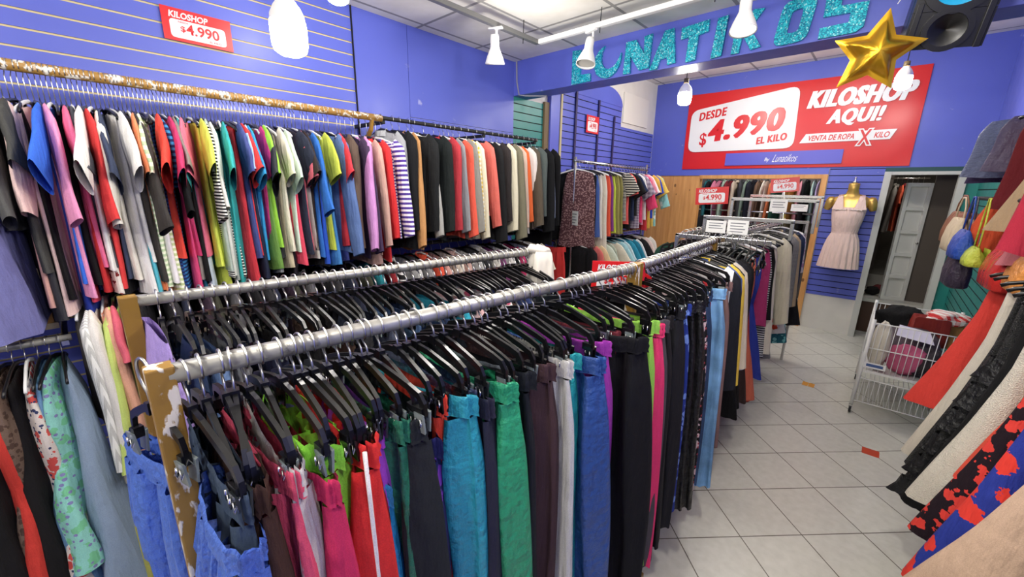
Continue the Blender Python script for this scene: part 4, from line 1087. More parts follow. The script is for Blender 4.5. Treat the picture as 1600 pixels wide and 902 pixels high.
# chrome rack towards the back
M_CH = M_CHROME
cr = empty('chrome_rack', (0, 0, 0), 0, 'chrome gondola rack with paper notices standing before the alcove', 'clothes rack')
for (x, yy) in ((-1.0, 2.74), (-.66, 2.76), (-1.0, 4.9), (-.55, 4.9)):
    G().box(x - .012, x + .012, yy - .012, yy + .012, 0, 1.45).build('post', M_CH, cr, bevel=.002)
for (a, b, z) in (((-1.0, 2.74), (-.47, 2.74), 1.45), ((-1.0, 4.9), (-.55, 4.9), 1.45), ((-.74, 2.74), (-.74, 4.9), 1.45), ((-1.0, 2.74), (-1.0, 4.9), 1.45)):
    G().box(min(a[0], b[0]) - .011, max(a[0], b[0]) + .011, min(a[1], b[1]) - .011, max(a[1], b[1]) + .011, z - .014, z + .014).build('rail', M_CH, cr, bevel=.002)
for i, (yy, x0, x1, z) in enumerate(((3.0, -.93, -.40, 1.565), (3.62, -.93, -.36, 1.68), (4.3, -.95, -.40, 1.70))):
    f = G(); f.box(x0, x1, yy - .01, yy + .01, z - .012, z + .012); f.box(x0, x0 + .02, yy - .01, yy + .01, 1.45, z); f.box(x1 - .02, x1, yy - .01, yy + .01, 1.45, z)
    f.build('top_frame', M_CH, cr, bevel=.002)
def notice(x, y, z, wd, ht, rz, label, rows=4):
    r = empty('paper_notice', (x, y, z), rz, label, 'notice', 'white paper notices')
    G().box(-wd / 2, wd / 2, -.001, .001, -ht / 2, ht / 2).build('sheet', M_WHITEPAPER, r)
    for j in range(rows):
        zz = ht * (.28 - .2 * j); G().box(-wd * .36, wd * (.36 - .1 * (j % 2)), -.0014, -.001, zz - ht * .035, zz + ht * .035).build('print_line', M_GREYINK, r)
notice(-.84, 2.985, 1.505, .125, .082, 0, 'left of two white notices clipped side by side on the chrome rack', 3)
notice(-.705, 2.983, 1.510, .125, .092, 0, 'right of two white notices clipped side by side on the chrome rack', 4)
notice(-.60, 3.60, 1.64, .11, .09, 0, 'white notice on the second chrome frame before the alcove', 3)
notice(-.47, 3.60, 1.63, .10, .05, 0, 'small pale notice beside another on the second chrome frame', 2)
s1 = price_sign('price_sign', (-1.07, 3.58, 1.70), R_(4), .245, .135, 'red KILOSHOP $4.990 sign held up before the pine panelling', ry=R_(-4))
G().tube([(0, .004, -.06), (0, .006, -.26)], .004, 6).build('stem', M_CH, s1)
s2 = price_sign('price_sign', (-.745, 4.6, 1.80), R_(8), .225, .13, 'red $4.990 sign tilted upward before the clothes in the alcove', ry=R_(-6), rx=R_(-8))
G().tube([(0, .004, -.05), (0, .01, -.36)], .004, 6).build('stem', M_CH, s2)
A3 = [(2.80, 'long black', (20, 20, 22), 'gown', 1.12, 0, dict(sw=.68, rz=R_(8), thick=.9)), (2.86, 'black velvet', (22, 20, 22), 'skirt', 1.05, 0, dict(sw=.85)), (2.95, 'black crepe', (24, 24, 26), 'gown', 1.1, 0, dict(sw=.64)), (3.03, 'dark mocha', (56, 40, 38), 'gown', 1.08, 0, dict(sw=.68)),
      (3.13, 'terracotta', (212, 104, 76), 'dress', 1.1, 0, dict(sw=.92)), (3.22, 'brick', (180, 56, 46), 'gown', 1.15, 0, dict(sw=.68)), (3.32, 'royal blue', (44, 62, 160), 'dress', 1.0, 0, dict(sw=.9)), (3.42, 'magenta', (176, 46, 110), 'vest', .62, 0), (3.50, 'striped black', (30, 30, 34), 'vest', .9, ('stripe', (200, 200, 200), .02)),
      (3.58, 'plain black', (24, 24, 26), 'vest', .6, 0), (3.66, 'ivory pleated', (226, 218, 200), 'skirt', .9, 0, dict(sw=.95)), (3.78, 'stone', (140, 140, 142), 'dress', 1.0, 0, dict(sw=.8)), (3.88, 'oatmeal knit', (214, 206, 180), 'jacket', .6, 0), (4.0, 'black ribbed', (26, 26, 28), 'shirt', .6, 0),
      (4.12, 'red and white floral', (236, 232, 226), 'dress', .86, ('floral', (222, 72, 48), .07), dict(sw=.9)), (4.22, 'grey tweed', (110, 108, 108), 'jacket', .6, ('check', (150, 148, 146), .012)), (4.34, 'petrol printed', (30, 110, 125), 'dress', 1.0, ('floral', (120, 190, 190), .04), dict(sw=.9)), (4.46, 'tan', (190, 165, 130), 'shirt', .6, 0),
      (4.58, 'deep navy', (42, 52, 84), 'jacket', .6, 0), (4.70, 'pale floral', (226, 214, 220), 'blouse', .72, ('floral', (190, 140, 170), .05)), (4.82, 'black long', (26, 25, 30), 'dress', .95, 0)]
for q, row in enumerate(A3):
    if row[3] in ('jacket', 'shirt', 'blouse'): A3[q] = row[:6] + (dict(sw=.82),)
hang_row(A3, lambda y: -.74, RZ + .012, 'chrome rack', 'garments on the chrome rack', 'hangers on the chrome rack', seed=80)
rr = random.Random(21)
for i in range(15):
    x = -.97 + i * .034
    clip_hanger(x, 2.74, RZ + .006, R_(90) + rr.uniform(-.15, .15), 'small hanger on the front crossbar of the chrome rack', 'hangers on the crossbar of the chrome rack', .8)
rr = random.Random(22); y = 2.9
while y < 4.8:
    clip_hanger(-1.0, y, RZ + .006, rr.uniform(-.2, .2), 'black hanger on the far side rail of the chrome rack', 'hangers on the far side rail of the chrome rack', .9); y += .085
FS = [('black', (28, 28, 30)), ('forest', (30, 70, 56)), ('grey', (90, 90, 92)), ('pink', (225, 170, 180)), ('ink', (34, 36, 44)), ('white', (220, 216, 210)), ('black lace', (30, 26, 28)), ('wine', (96, 34, 44))]
for i, (n, c) in enumerate(FS):
    y = 2.95 + i * .23
    garment(-1.02, y, RZ - .02, rr.uniform(-.1, .1), 'tee' if i % 2 else 'vest', c, .6, f'{n} top on the far side rail of the chrome rack, before the pine panelling', 'tops on the far side rail of the chrome rack')

# chrome single rack before the far slats
EX = -2.5
er = empty('chrome_rack', (0, 0, 0), 0, 'tall chrome rack with two rows of tops before the far purple slats', 'clothes rack')
for y in (3.72, 5.44): G().tube([(EX, y, 0), (EX, y, 2.06)], .014, 10).build('post', M_CH, er, True)
G().tube([(EX, 3.70, 2.02), (EX, 5.46, 1.99)], .017, 12).build('rail', M_CH, er, True)
G().tube([(EX, 3.72, 1.22), (EX, 5.44, 1.20)], .014, 12).build('lower_rail', M_CH, er, True)
for y in (3.72, 5.44): G().box(EX - .25, EX + .25, y - .015, y + .015, 0, .03).build('foot', M_CH, er, bevel=.004)
E1 = [(3.76, 'burgundy print', (92, 58, 62), 'vest', .80, ('floral', (150, 118, 116), .02), dict(rz=R_(38), sw=.9, dx=.04)), (3.82, 'black hooded', (24, 24, 27), 'jacket', .75, 0, dict(rz=R_(30), dx=-.10)), (3.92, 'denim blue', (70, 100, 170), 'vest', .7, 0), (4.0, 'ivory ruffled', (232, 226, 212), 'vest', .72, 0), (4.08, 'cream crochet', (226, 218, 200), 'vest', .85, 0), (4.16, 'orange red', (234, 84, 48), 'vest', .7, 0),
      (4.22, 'purple', (130, 62, 140), 'vest', .66, 0), (4.29, 'acid yellow', (198, 214, 30), 'vest', .68, 0), (4.37, 'khaki', (150, 142, 72), 'vest', .7, 0), (4.45, 'olive', (140, 134, 66), 'vest', .7, 0), (4.53, 'striped black', (36, 36, 40), 'tee', .55, ('stripe', (210, 205, 190), .03)), (4.6, 'coral', (238, 90, 84), 'tee', .6, 0),
      (4.67, 'black', (26, 26, 28), 'tee', .66, 0), (4.74, 'navy', (40, 52, 84), 'tee', .55, 0), (4.81, 'white and black', (232, 230, 228), 'tee', .5, ('lower', (28, 28, 30), -.25, 0)), (4.89, 'lilac plaid', (190, 176, 190), 'tee', .66, ('check', (120, 104, 124), .05)), (4.96, 'hot pink', (226, 50, 104), 'blouse', .6, 0),
      (5.03, 'rose', (238, 150, 170), 'tee', .62, 0), (5.09, 'white', (236, 232, 232), 'tee', .56, 0), (5.15, 'cherry', (196, 36, 48), 'blouse', .7, 0), (5.21, 'golden', (222, 172, 50), 'tee', .68, 0), (5.27, 'ultramarine', (36, 70, 190), 'tee', .56, 0), (5.33, 'yellow', (230, 190, 70), 'tee', .66, 0), (5.39, 'aqua tie-dye', (140, 206, 204), 'blouse', .66, ('floral', (225, 236, 230), .1))]
hang_row(E1, lambda y: EX, 2.005, 'tall chrome rack', 'tops on the tall chrome rack', 'hangers on the tall chrome rack', seed=120)
E2 = [(3.80, 'black fleece', (26, 25, 28), 'jacket', .6, 0), (3.92, 'coral pink', (232, 110, 106), 'tee', .5, 0), (4.02, 'butter', (238, 212, 160), 'tee', .5, 0), (4.13, 'mint white', (206, 218, 200), 'tee', .55, 0), (4.25, 'sage', (176, 186, 164), 'tee', .55, 0), (4.37, 'ecru', (226, 218, 196), 'tee', .52, 0), (4.49, 'light aqua', (160, 212, 222), 'tee', .5, 0), (4.6, 'pale cyan', (196, 222, 226), 'tee', .5, 0),
      (4.71, 'turquoise', (30, 150, 180), 'tee', .5, 0), (4.82, 'teal blue', (20, 130, 160), 'tee', .5, 0), (4.93, 'cloud white', (220, 226, 228), 'tee', .5, 0), (5.05, 'black mesh', (34, 32, 34), 'tee', .5, 0), (5.17, 'blush', (230, 206, 198), 'tee', .5, 0), (5.29, 'off white knit', (226, 222, 212), 'tee', .5, 0)]
hang_row(E2, lambda y: EX, 1.205, 'lower bar of the tall chrome rack', 'tops on the lower bar of the tall chrome rack', 'hangers on the lower bar of the tall chrome rack', seed=150)
notice(EX + .02, 3.70, 1.43, .17, .15, R_(-20), 'white notice tied to the front post of the tall chrome rack', 4)

# near left: box on its shelf, short rail with dresses
sh = struct(G().box(XW + .012, -2.50, -.9, -.09, 1.14, 1.165).build('wall_left_shelf', plain('cream_shelf', (206, 188, 150), .5)))
bx = empty('cardboard_box', (-2.66, -.40, 1.165), 0, 'brown cardboard box on the shelf at the picture edge above the short chrome rail', 'box')
M_CARD = plain('cardboard', (178, 128, 66), .75, bumps=.05, vary=.08, bs=12)
G().box(-.15, .16, -.42, .30, 0, .215).build('carton', M_CARD, bx, bevel=.004)
G().box(-.158, .168, -.428, .308, .19, .235).build('lid', plain('cream_card', (226, 206, 168), .7), bx, bevel=.004)
nr = empty('wall_rail', (0, 0, 0), 0, 'short chrome rail of long dresses low at the picture edge', 'clothes rail')
G().tube([(-2.34, -.9, 1.135), (-2.34, -.06, 1.135)], .013, 12).build('rail', M_WORNRAIL, nr, True)
for y in (-.8, -.08): G().box(XW + .012, -2.335, y - .01, y + .01, 1.105, 1.125).build('bracket', M_CHROME, nr)
NL = [(-.33, 'black long', (24, 22, 24), 'gown', 1.0, 0, dict(sw=.8)), (-.29, 'red lined', (214, 50, 36), 'dress', .98, 0, dict(sw=.95)), (-.255, 'bronze lace', (120, 98, 84), 'dress', 1.0, ('floral', (80, 62, 54), .02), dict(sw=.95)), (-.222, 'black crepe', (26, 24, 26), 'gown', .95, 0, dict(sw=.75)), (-.19, 'multicoloured floral', (226, 214, 205), 'dress', 1.0, ('floral', (206, 82, 76), .04, (52, 60, 96)), dict(sw=.95)),
      (-.158, 'chambray blue', (104, 148, 190), 'dress', .92, 0, dict(sw=.9)), (-.128, 'aqua floral', (142, 218, 204), 'dress', .80, ('floral', (120, 196, 150), .05, (130, 130, 180)), dict(sw=.95)), (-.095, 'blue grey tulle', (142, 164, 190), 'gown', 1.0, 0, dict(sw=.85))]
hang_row(NL, lambda y: -2.34, 1.135, 'short chrome rail', 'dresses on the short chrome rail', 'hangers on the short chrome rail', seed=170, rzf=lambda r: r.uniform(-.2, 0))

# ------------------------------------------------------------------ right side: two rails of dresses and bags
RX = .60
rg = empty('wall_rail', (0, 0, 0), 0, 'chrome rail of evening dresses along the right side of the aisle', 'clothes rail')
G().tube([(RX, .9, 1.50), (RX, 3.35, 1.50)], .016, 12).build('rail', M_CHROME, rg, True)
for y in (1.0, 2.1, 3.3): G().tube([(RX, y, 1.50), (1.15, y, 1.47)], .012, 8).build('bracket', M_CHROME, rg)
RG = [(1.12, 'black lace', (20, 19, 21), 'gown', .95, 0, dict(sw=.95)), (1.34, 'black satin', (22, 21, 23), 'gown', 1.0, 0, dict(sw=.95)), (1.56, 'dusty beige', (206, 172, 146), 'gown', .95, 0, dict(sw=1.22, thick=1.2, dx=.03)), (1.74, 'rust red', (188, 70, 52), 'gown', 1.0, 0, dict(sw=.74)),
      (1.88, 'red and blue floral', (40, 58, 160), 'gown', 1.0, ('floral', (222, 62, 52), .085), dict(sw=.92, thick=1.3)), (2.02, 'red bloomed black', (34, 20, 30), 'gown', .92, ('floral', (216, 64, 56), .05), dict(sw=.9)), (2.12, 'vermilion', (224, 70, 44), 'dress', .7, 0, dict(sw=.8)), (2.22, 'ivory sequinned', (226, 218, 202), 'gown', .88, 0, dict(sw=.93, fab='sequin', thick=1.2)), (2.36, 'black chiffon', (22, 22, 24), 'gown', 1.02, 0, dict(sw=.9)),
      (2.48, 'black tiered', (24, 24, 26), 'gown', 1.05, 0, dict(sw=.92, fab='sequin')), (2.60, 'black sequinned', (20, 20, 22), 'gown', .95, 0, dict(sw=.88, fab='sequin')), (2.76, 'bone white', (216, 206, 190), 'gown', .98, 0, dict(sw=.9)), (2.88, 'black beaded', (20, 20, 22), 'gown', .6, 0, dict(sw=.5, fab='sequin')), (3.02, 'signal red', (226, 54, 42), 'gown', .78, 0, dict(sw=.96)), (3.14, 'black georgette', (24, 22, 26), 'gown', .76, 0, dict(sw=.85))]
hang_row(RG, lambda y: RX, 1.50, 'right aisle rail', 'evening dresses on the right aisle rail', 'hangers on the right aisle rail', seed=190, white=999, rzf=lambda r: r.uniform(-.10, .10))
# frills on the tiered black dress
FR = [o for o in bpy.data.objects if o.get('label', '').startswith('black tiered')][0]
M_FRILL = cloth((26, 26, 29), None, kind='nylon')
for j in range(6):
    v = .30 + j * .125; wv = .92 * (.18 + .18 * max(0, (v - .3) / .7)) + .012; g = G(); nn = 60
    for i in range(nn + 1):
        a = 2 * PI * i / nn
        for k, (e, dz) in enumerate(((0, 0), (.012, -.05), (.026 + .014 * math.sin(9 * a + j), -.10 - .012 * math.sin(7 * a)))):
            g.v.append(((wv + e) * math.cos(a), (.06 + e * .9) * math.sin(a) + .008 * math.sin(11 * a + j), -1.05 * v + dz))
    for i in range(nn):
        for k in range(2): g.f.append((i * 3 + k, i * 3 + 3 + k, i * 3 + 4 + k, i * 3 + 1 + k))
    g.m = [0] * len(g.f); g.build('frill', M_FRILL, FR, True)
ug = empty('wall_rail', (0, 0, 0), 0, 'high rail of skirts, jackets and bags on the right above the evening dresses', 'clothes rail')
G().tube([(.62, 2.2, 2.26), (.62, 4.2, 2.26)], .014, 12).build('rail', M_STRAP, ug, True)
for y in (2.3, 3.2, 4.1): G().tube([(.62, y, 2.26), (1.15 if y < 4 else 1.15, y, 2.22)], .012, 8).build('bracket', M_STRAP, ug)
UG = [(2.44, 'pale floral', (216, 206, 196), 'dress', .60, ('floral', (170, 120, 110), .05), dict(sw=.8, dx=.08)), (2.56, 'dark olive', (82, 92, 48), 'vest', .5, 0, dict(sw=.9)), (2.72, 'crimson', (192, 32, 62), 'jacket', .62, 0, dict(sw=1.0, dx=.13)), (2.88, 'dusky rose', (196, 110, 118), 'dress', .74, 0, dict(sw=.9, dx=.06)), (3.04, 'black sequin', (20, 20, 22), 'vest', .36, 0, dict(sw=.75, fab='sequin', dx=.12)),
      (3.18, 'camel wool', (186, 156, 118), 'gown', .60, 0, dict(sw=.72, dx=.02)), (3.34, 'wine strap', (110, 26, 34), 'vest', .5, 0, dict(sw=.9, dx=-.02)), (3.48, 'vivid orange', (232, 82, 30), 'dress', .74, 0, dict(sw=.9, dx=-.02)), (3.64, 'plastic covered violet', (92, 84, 112), 'vest', .30, 0, dict(sw=1.0, fab='patent', dx=-.04)), (3.80, 'grey blue quilted', (112, 122, 156), 'vest', .33, 0, dict(sw=1.0, fab='nylon', dx=-.10)), (3.96, 'dark violet', (70, 58, 92), 'vest', .36, 0, dict(sw=1.0, dx=-.06))]
hang_row(UG, lambda y: .62, 2.26, 'high right rail', 'garments on the high right rail', 'hangers on the high right rail', seed=230, white=999)
def handbag(x, y, z, rz, wd, ht, dp, rgb, label, fab='patent', strap=True, hang=None, rx=0, ry=0):
    r = empty('handbag', (x, y, z), rz, label, 'handbag', 'handbags', rx=rx, ry=ry); m = cloth(rgb, None, kind=fab, rough=.45)
    g = G(); nu = 24
    for j, (v, s, t) in enumerate(((0, .0, 0), (0, .9, .8), (.04, 1.0, 1), (.35, 1.02, 1.05), (.7, .95, .8), (.95, .88, .35), (1, .84, .2), (1, 0, 0))):
        for i in range(nu):
            a = 2 * PI * i / nu; ca, sa = math.cos(a), math.sin(a)
            g.v.append((wd / 2 * s * math.copysign(abs(ca) ** .5, ca), dp / 2 * t * math.copysign(abs(sa) ** .6, sa), ht * v - .006 * math.cos(3 * a) * (v > .5)))
    for j in range(7):
        for i in range(nu): g.f.append((j * nu + i, j * nu + (i + 1) % nu, (j + 1) * nu + (i + 1) % nu, (j + 1) * nu + i))
    g.m = [0] * len(g.f); g.build('pouch', m, r, True)
    if strap:
        H = hang or ht * .8
        G().tube([(-wd * .33, 0, ht * .96), (-wd * .28, 0, ht + H * .5), (-wd * .10, 0, ht + H * .95), (wd * .10, 0, ht + H * .95), (wd * .28, 0, ht + H * .5), (wd * .33, 0, ht * .96)], .007, 6, True, .004).build('handle', m, r, True)
    f = G(); f.prism(rrect([(-wd * .44, ht * .5), (wd * .44, ht * .5), (wd * .42, ht * .99), (-wd * .42, ht * .99)], .02), -dp * .56, -dp * .50); f.build('flap', m, r)
    G().box(-.012, .012, -dp * .60, -dp * .55, ht * .46, ht * .56).build('clasp', plain('brass', (196, 160, 80), .3, 1), r, bevel=.002)
    return r
bag_rail = empty('wall_rail', (0, 0, 0), 0, 'middle rail hung with handbags on the right under the high rail', 'clothes rail')
G().tube([(.50, 2.2, 1.72), (.44, 4.2, 1.72)], .012, 10).build('rail', M_STRAP, bag_rail, True)
for y in (2.3, 4.1): G().tube([(.50, y, 1.72), (1.15, y, 1.70)], .011, 8).build('bracket', M_STRAP, bag_rail)
handbag(.36, 3.92, 1.43, R_(100), .30, .20, .10, (150, 96, 62), 'tan brown handbag hanging highest on the right, beside the door frame', 'cotton', hang=.11)
handbag(.34, 3.72, 1.40, R_(96), .26, .20, .08, (226, 206, 170), 'cream handbag hanging between the tan bag and the blue bag', 'cotton', hang=.13)
handbag(.36, 3.52, 1.38, R_(94), .22, .16, .09, (40, 84, 190), 'blue handbag hanging between the cream bag and the yellow green bag', 'nylon', hang=.2)
handbag(.40, 3.36, 1.36, R_(92), .18, .10, .08, (206, 220, 40), 'small yellow green handbag hanging under the camel skirt', 'nylon', hang=.28)
handbag(.47, 3.05, 1.30, R_(92), .34, .20, .12, (214, 36, 30), 'glossy red handbag hanging above the black sequinned dress', 'patent', hang=.24)
handbag(.50, 2.80, 1.33, R_(92), .26, .18, .10, (236, 150, 54), 'orange handbag hanging beside the glossy red one', 'nylon', hang=.22)
handbag(.38, 3.62, 1.20, R_(94), .28, .26, .1, (62, 52, 72), 'dark violet handbag hanging low beside the teal slats', 'nylon', hang=.28)
handbag(.54, 2.56, 1.36, R_(92), .22, .18, .10, (30, 28, 30), 'black handbag hanging beside the orange one', 'patent', hang=.2)

# wire cart
ct = empty('wire_cart', (.05, 4.1, 0), 0, 'white wire basket cart on castors beside the right rail', 'cart')
CWd, CDp = .55, .80
M_CW = plain('white_wire', (228, 228, 226), .4)
for x in (.012, CWd):
    for y in (0, CDp): 
        G().tube([(x, y, .06), (x + .02, y, .79)], .013, 8).build('leg', M_CW, ct, True)
def wire_panel(name, x0, y0, x1, y1, z0, z1, n, mids=()):
    g = G()
    for zz in (z0, z1) + tuple(mids): g.tube([(x0 + .02 * zz, y0, zz), (x1 + .02 * zz, y1, zz)], .0045, 6)
    for i in range(1, n):
        t = i / n; x, y = x0 + (x1 - x0) * t, y0 + (y1 - y0) * t
        g.tube([(x + .02 * z0, y, z0), (x + .02 * z1, y, z1)], .0026, 5)
    return g.build(name, M_CW, ct, True)
for (z0, z1, md) in ((.37, .765, (.56,)), (.10, .30, ())):
    wire_panel('basket_front', .012, 0, CWd, 0, z0, z1, 16, md); wire_panel('basket_back', .012, CDp, CWd, CDp, z0, z1, 16, md)
    wire_panel('basket_side', .012, 0, .012, CDp, z0, z1, 20, md); wire_panel('basket_side', CWd, 0, CWd, CDp, z0, z1, 20, md)
G().box(.015, CWd, .0, CDp, .355, .365).build('shelf', M_WHITEPL, ct)
g = G()
for i in range(1, 17): g.tube([(.012 + i * .032, 0, .10), (.012 + i * .032, CDp, .10)], .0026, 5)
g.build('basket_floor', M_CW, ct)
for x in (.012, CWd):
    for y in (0, CDp):
        G().tube([(x - .008, y - .028, .028), (x + .008, y - .028, .028)], .028, 16).build('castor', M_BLACKPL, ct, True)
        G().box(x - .012, x + .012, y - .034, y + .006, .045, .066).build('castor_fork', M_CHROME, ct)
G().prism([(.03, .40), (.16, .40), (.16, .445), (.03, .445)], -.008, -.006).build('name_plate', M_WHITEV, ct)
G().box(.045, .145, -.0095, -.008, .412, .434).build('plate_band', plain('plate_blue', (70, 96, 150), .5), ct)
def heap(name, loc, dims, rgb, label, cat, seed, pat=None, fab='cotton', amp=.25, rz=0):
    rnd = random.Random(seed); g = G(); nu, nv = 28, 14; ph = [rnd.uniform(0, 6) for _ in range(6)]
    for j in range(nv + 1):
        b = PI * j / nv
        for i in range(nu):
            a = 2 * PI * i / nu
            r = 1 + amp * (.5 * math.sin(3 * a + ph[0] + 2 * b) + .35 * math.sin(5 * a + 4 * b + ph[1]) + .3 * math.sin(7 * b + 2 * a + ph[2])) * math.sin(b)
            z = math.cos(b) * r
            g.v.append((dims[0] / 2 * math.sin(b) * math.cos(a) * r, dims[1] / 2 * math.sin(b) * math.sin(a) * r, dims[2] * (.5 + .5 * max(-1, min(1.2, z)))))
    for j in range(nv):
        for i in range(nu): g.f.append((j * nu + i, j * nu + (i + 1) % nu, (j + 1) * nu + (i + 1) % nu, (j + 1) * nu + i))
    g.m = [0] * len(g.f)
    o = g.build(name, cloth(rgb, pat, kind=fab), None, True); o.location = loc; o.rotation_euler = (0, 0, rz)
    return tagg(o, label, cat)
CX, CY = .05, 4.1
heap('rolled_coat', (CX + .20, CY + .55, .60), (.30, .3, .22), (22, 22, 24), 'black bundle lying on top of the wire cart load', 'clothing', 1)
handbag(CX + .36, CY + .42, .56, R_(8), .24, .24, .16, (142, 44, 36), 'brownish red handbag standing in the wire cart beside the black bundle', 'patent', False)
handbag(CX + .47, CY + .50, .55, R_(12), .16, .22, .14, (186, 136, 74), 'tan handbag standing in the wire cart behind the red one', 'cotton', False)
heap('checked_cloth', (CX + .45, CY + .46, .74), (.26, .24, .11), (214, 44, 44), 'red and white checked cloth heaped on top of the wire cart', 'cloth', 2, ('check', (240, 236, 230), .06))
heap('white_boot', (CX + .10, CY + .10, .37), (.13, .16, .40), (216, 208, 192), 'cream fabric bag slumped in the front corner of the wire cart', 'bag', 3, None, 'cotton', .18).name = 'fabric_bag'
heap('pink_cloth', (CX + .26, CY + .12, .37), (.24, .18, .24), (206, 92, 132), 'pink cloth bundled at the front of the wire cart', 'cloth', 4)
heap('dark_cloth', (CX + .38, CY + .14, .37), (.22, .2, .24), (58, 52, 58), 'dark grey cloth bundled beside the pink one in the wire cart', 'cloth', 5)
heap('dark_cloth', (CX + .28, CY + .30, .37), (.34, .26, .34), (96, 84, 92), 'mauve grey cloth bundle in the middle of the wire cart', 'cloth', 6)
pp = empty('paper_sheet', (CX + .27, CY + .10, .665), R_(10), 'folded white sheet lying on the bundles in the wire cart', 'paper', rx=R_(30))
G().add([(-.10, 0, .02), (.12, -.02, -.01), (.10, .08, .02), (-.08, .09, .05), (-.10, 0, .021), (.12, -.02, -.009), (.10, .08, .021), (-.08, .09, .051)], [(0, 1, 2, 3), (4, 5, 6, 7), (0, 1, 5, 4), (1, 2, 6, 5), (2, 3, 7, 6), (3, 0, 4, 7)]).build('sheet', plain('lilac_paper', (222, 218, 236), .7), pp)

# ------------------------------------------------------------------ mannequin with the pink dress
mq = empty('mannequin', (-.325, 6.20, 0), 0, 'gold half mannequin fixed to the purple slats, wearing a pale pink dress', 'mannequin')
M_GOLD = plain('gold_skin', (196, 160, 84), .3, .6)
def loops(g, rows, nu=28, fold=None):
    b0 = len(g.v)
    for (z, wx, wy, cy) in rows:
        for i in range(nu):
            a = 2 * PI * i / nu; k = 1 + (fold(z, a) if fold else 0)
            g.v.append((wx * math.cos(a) * k, cy + wy * math.sin(a) * k, z))
    for j in range(len(rows) - 1):
        for i in range(nu): g.f.append((b0 + j * nu + i, b0 + j * nu + (i + 1) % nu, b0 + (j + 1) * nu + (i + 1) % nu, b0 + (j + 1) * nu + i))
    g.m = [0] * len(g.f); return g
g = loops(G(), [(1.02, .0, .0, 0), (1.02, .15, .08, 0), (1.12, .155, .09, 0), (1.28, .115, .075, 0), (1.42, .135, .095, -.01), (1.50, .145, .10, -.012), (1.58, .160, .082, 0), (1.64, .182, .062, .01), (1.675, .175, .052, .012), (1.70, .12, .05, .014), (1.725, .062, .048, .012), (1.77, .050, .048, .008), (1.835, .052, .050, 0), (1.845, .045, .042, 0), (1.848, 0, 0, 0)], 32)
g.build('torso', M_GOLD, mq, True)
for s in (-1, 1):
    link('shoulder_cap', loops(G(), [(-.115, .0, .0, 0), (-.11, .030, .030, 0), (-.06, .042, .044, 0), (0, .048, .048, 0), (.035, .036, .036, 0), (.05, 0, 0, 0)], 16).mesh('shoulder_cap', True), mq, M_GOLD, (s * .185, .01, 1.645), (0, R_(-14) * s, 0))
G().lathe([(0, .07), (.008, .066), (.012, .05), (.006, .03), (.022, .016), (.026, 0), (0, 0)], 16, (0, 0, 1.846)).build('neck_finial', M_CHROME, mq, True)
G().box(-.02, .02, .05, .18, 1.40, 1.46).build('wall_bracket', M_CHROME, mq)
M_PINK = cloth((238, 206, 194), None)
dr = empty('dress', (-.325, 6.20, 0), 0, 'pale pink sleeveless pleated dress worn by the gold mannequin', 'dress')
loops(G(), [(1.285, .123, .084, 0), (1.36, .132, .098, -.006), (1.43, .146, .106, -.012), (1.50, .155, .110, -.014), (1.555, .160, .098, -.006), (1.575, .158, .094, -.004)], 32).build('bodice', M_PINK, dr, True)
for s in (-1, 1):
    G().add([(s * .045, -.112, 1.55), (s * .155, -.086, 1.55), (s * .125, -.052, 1.675), (s * .075, -.052, 1.69), (s * .120, .014, 1.712), (s * .072, .014, 1.722), (s * .145, .075, 1.56), (s * .05, .085, 1.56)],
            [(0, 1, 2, 3), (3, 2, 4, 5), (5, 4, 6, 7)]).build('strap', M_PINK, dr, True)
loops(G(), [(1.300, .124, .086, 0), (1.265, .124, .086, 0)], 32).build('waistband', cloth((230, 196, 184), None), dr, True)
loops(G(), [(1.27, .124, .086, 0), (1.20, .150, .095, -.004), (1.10, .168, .10, -.008), (.98, .180, .11, -.012), (.862, .194, .118, -.014)], 128, lambda z, a: (.055 * math.sin(20 * a + .6 * math.sin(3 * a))) * max(0, min(1, (1.27 - z) / .25))).build('skirt', M_PINK, dr, True)
lc = G()
for k in range(9):
    for s in (-1, 1):
        x = s * (.02 + .012 * k); z = 1.565 - .003 * k * k % .03; lc.lathe([(0, .009), (.011, 0), (0, -.009)], 8, (x, -.115 + abs(x) * .15, 1.548 - .002 * (k % 3)))
lc.build('lace_trim', cloth((246, 226, 218), None), dr, True)

# ------------------------------------------------------------------ door leaf and things behind the doorway
dl = empty('door_leaf', (.235, 6.86, .44), R_(18), 'white five-panelled folding door leaf standing open beyond the doorway', 'door')
M_DOOR = plain('door_white', (214, 214, 208), .4)
dw, dh = .235, 1.42
G().box(-dw / 2, dw / 2, 0, .022, 0, dh).build('core', M_DOOR, dl)
for s in (-1, 1): G().box(s * (dw / 2 - .018) - .018, s * (dw / 2 - .018) + .018, -.032, .001, 0, dh).build('stile', M_DOOR, dl, bevel=.003)
for i in range(6):
    z = i * (dh - .045) / 5
    G().box(-dw / 2, dw / 2, -.029, .001, z, z + .045).build('rail', M_DOOR, dl, bevel=.003)
G().tube([(dw * .40, -.02, .72), (dw * .40, -.05, .72)], .012, 10).build('knob', M_CHROME, dl, True)
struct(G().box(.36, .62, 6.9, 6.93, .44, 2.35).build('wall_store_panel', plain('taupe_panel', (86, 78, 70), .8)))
sr = empty('wall_rail', (0, 0, 0), 0, 'short rail of clothes in the storeroom beyond the doorway', 'clothes rail')
G().tube([(-.06, 7.55, 1.93), (.34, 7.55, 1.93)], .012, 10).build('rail', M_CHROME, sr, True)
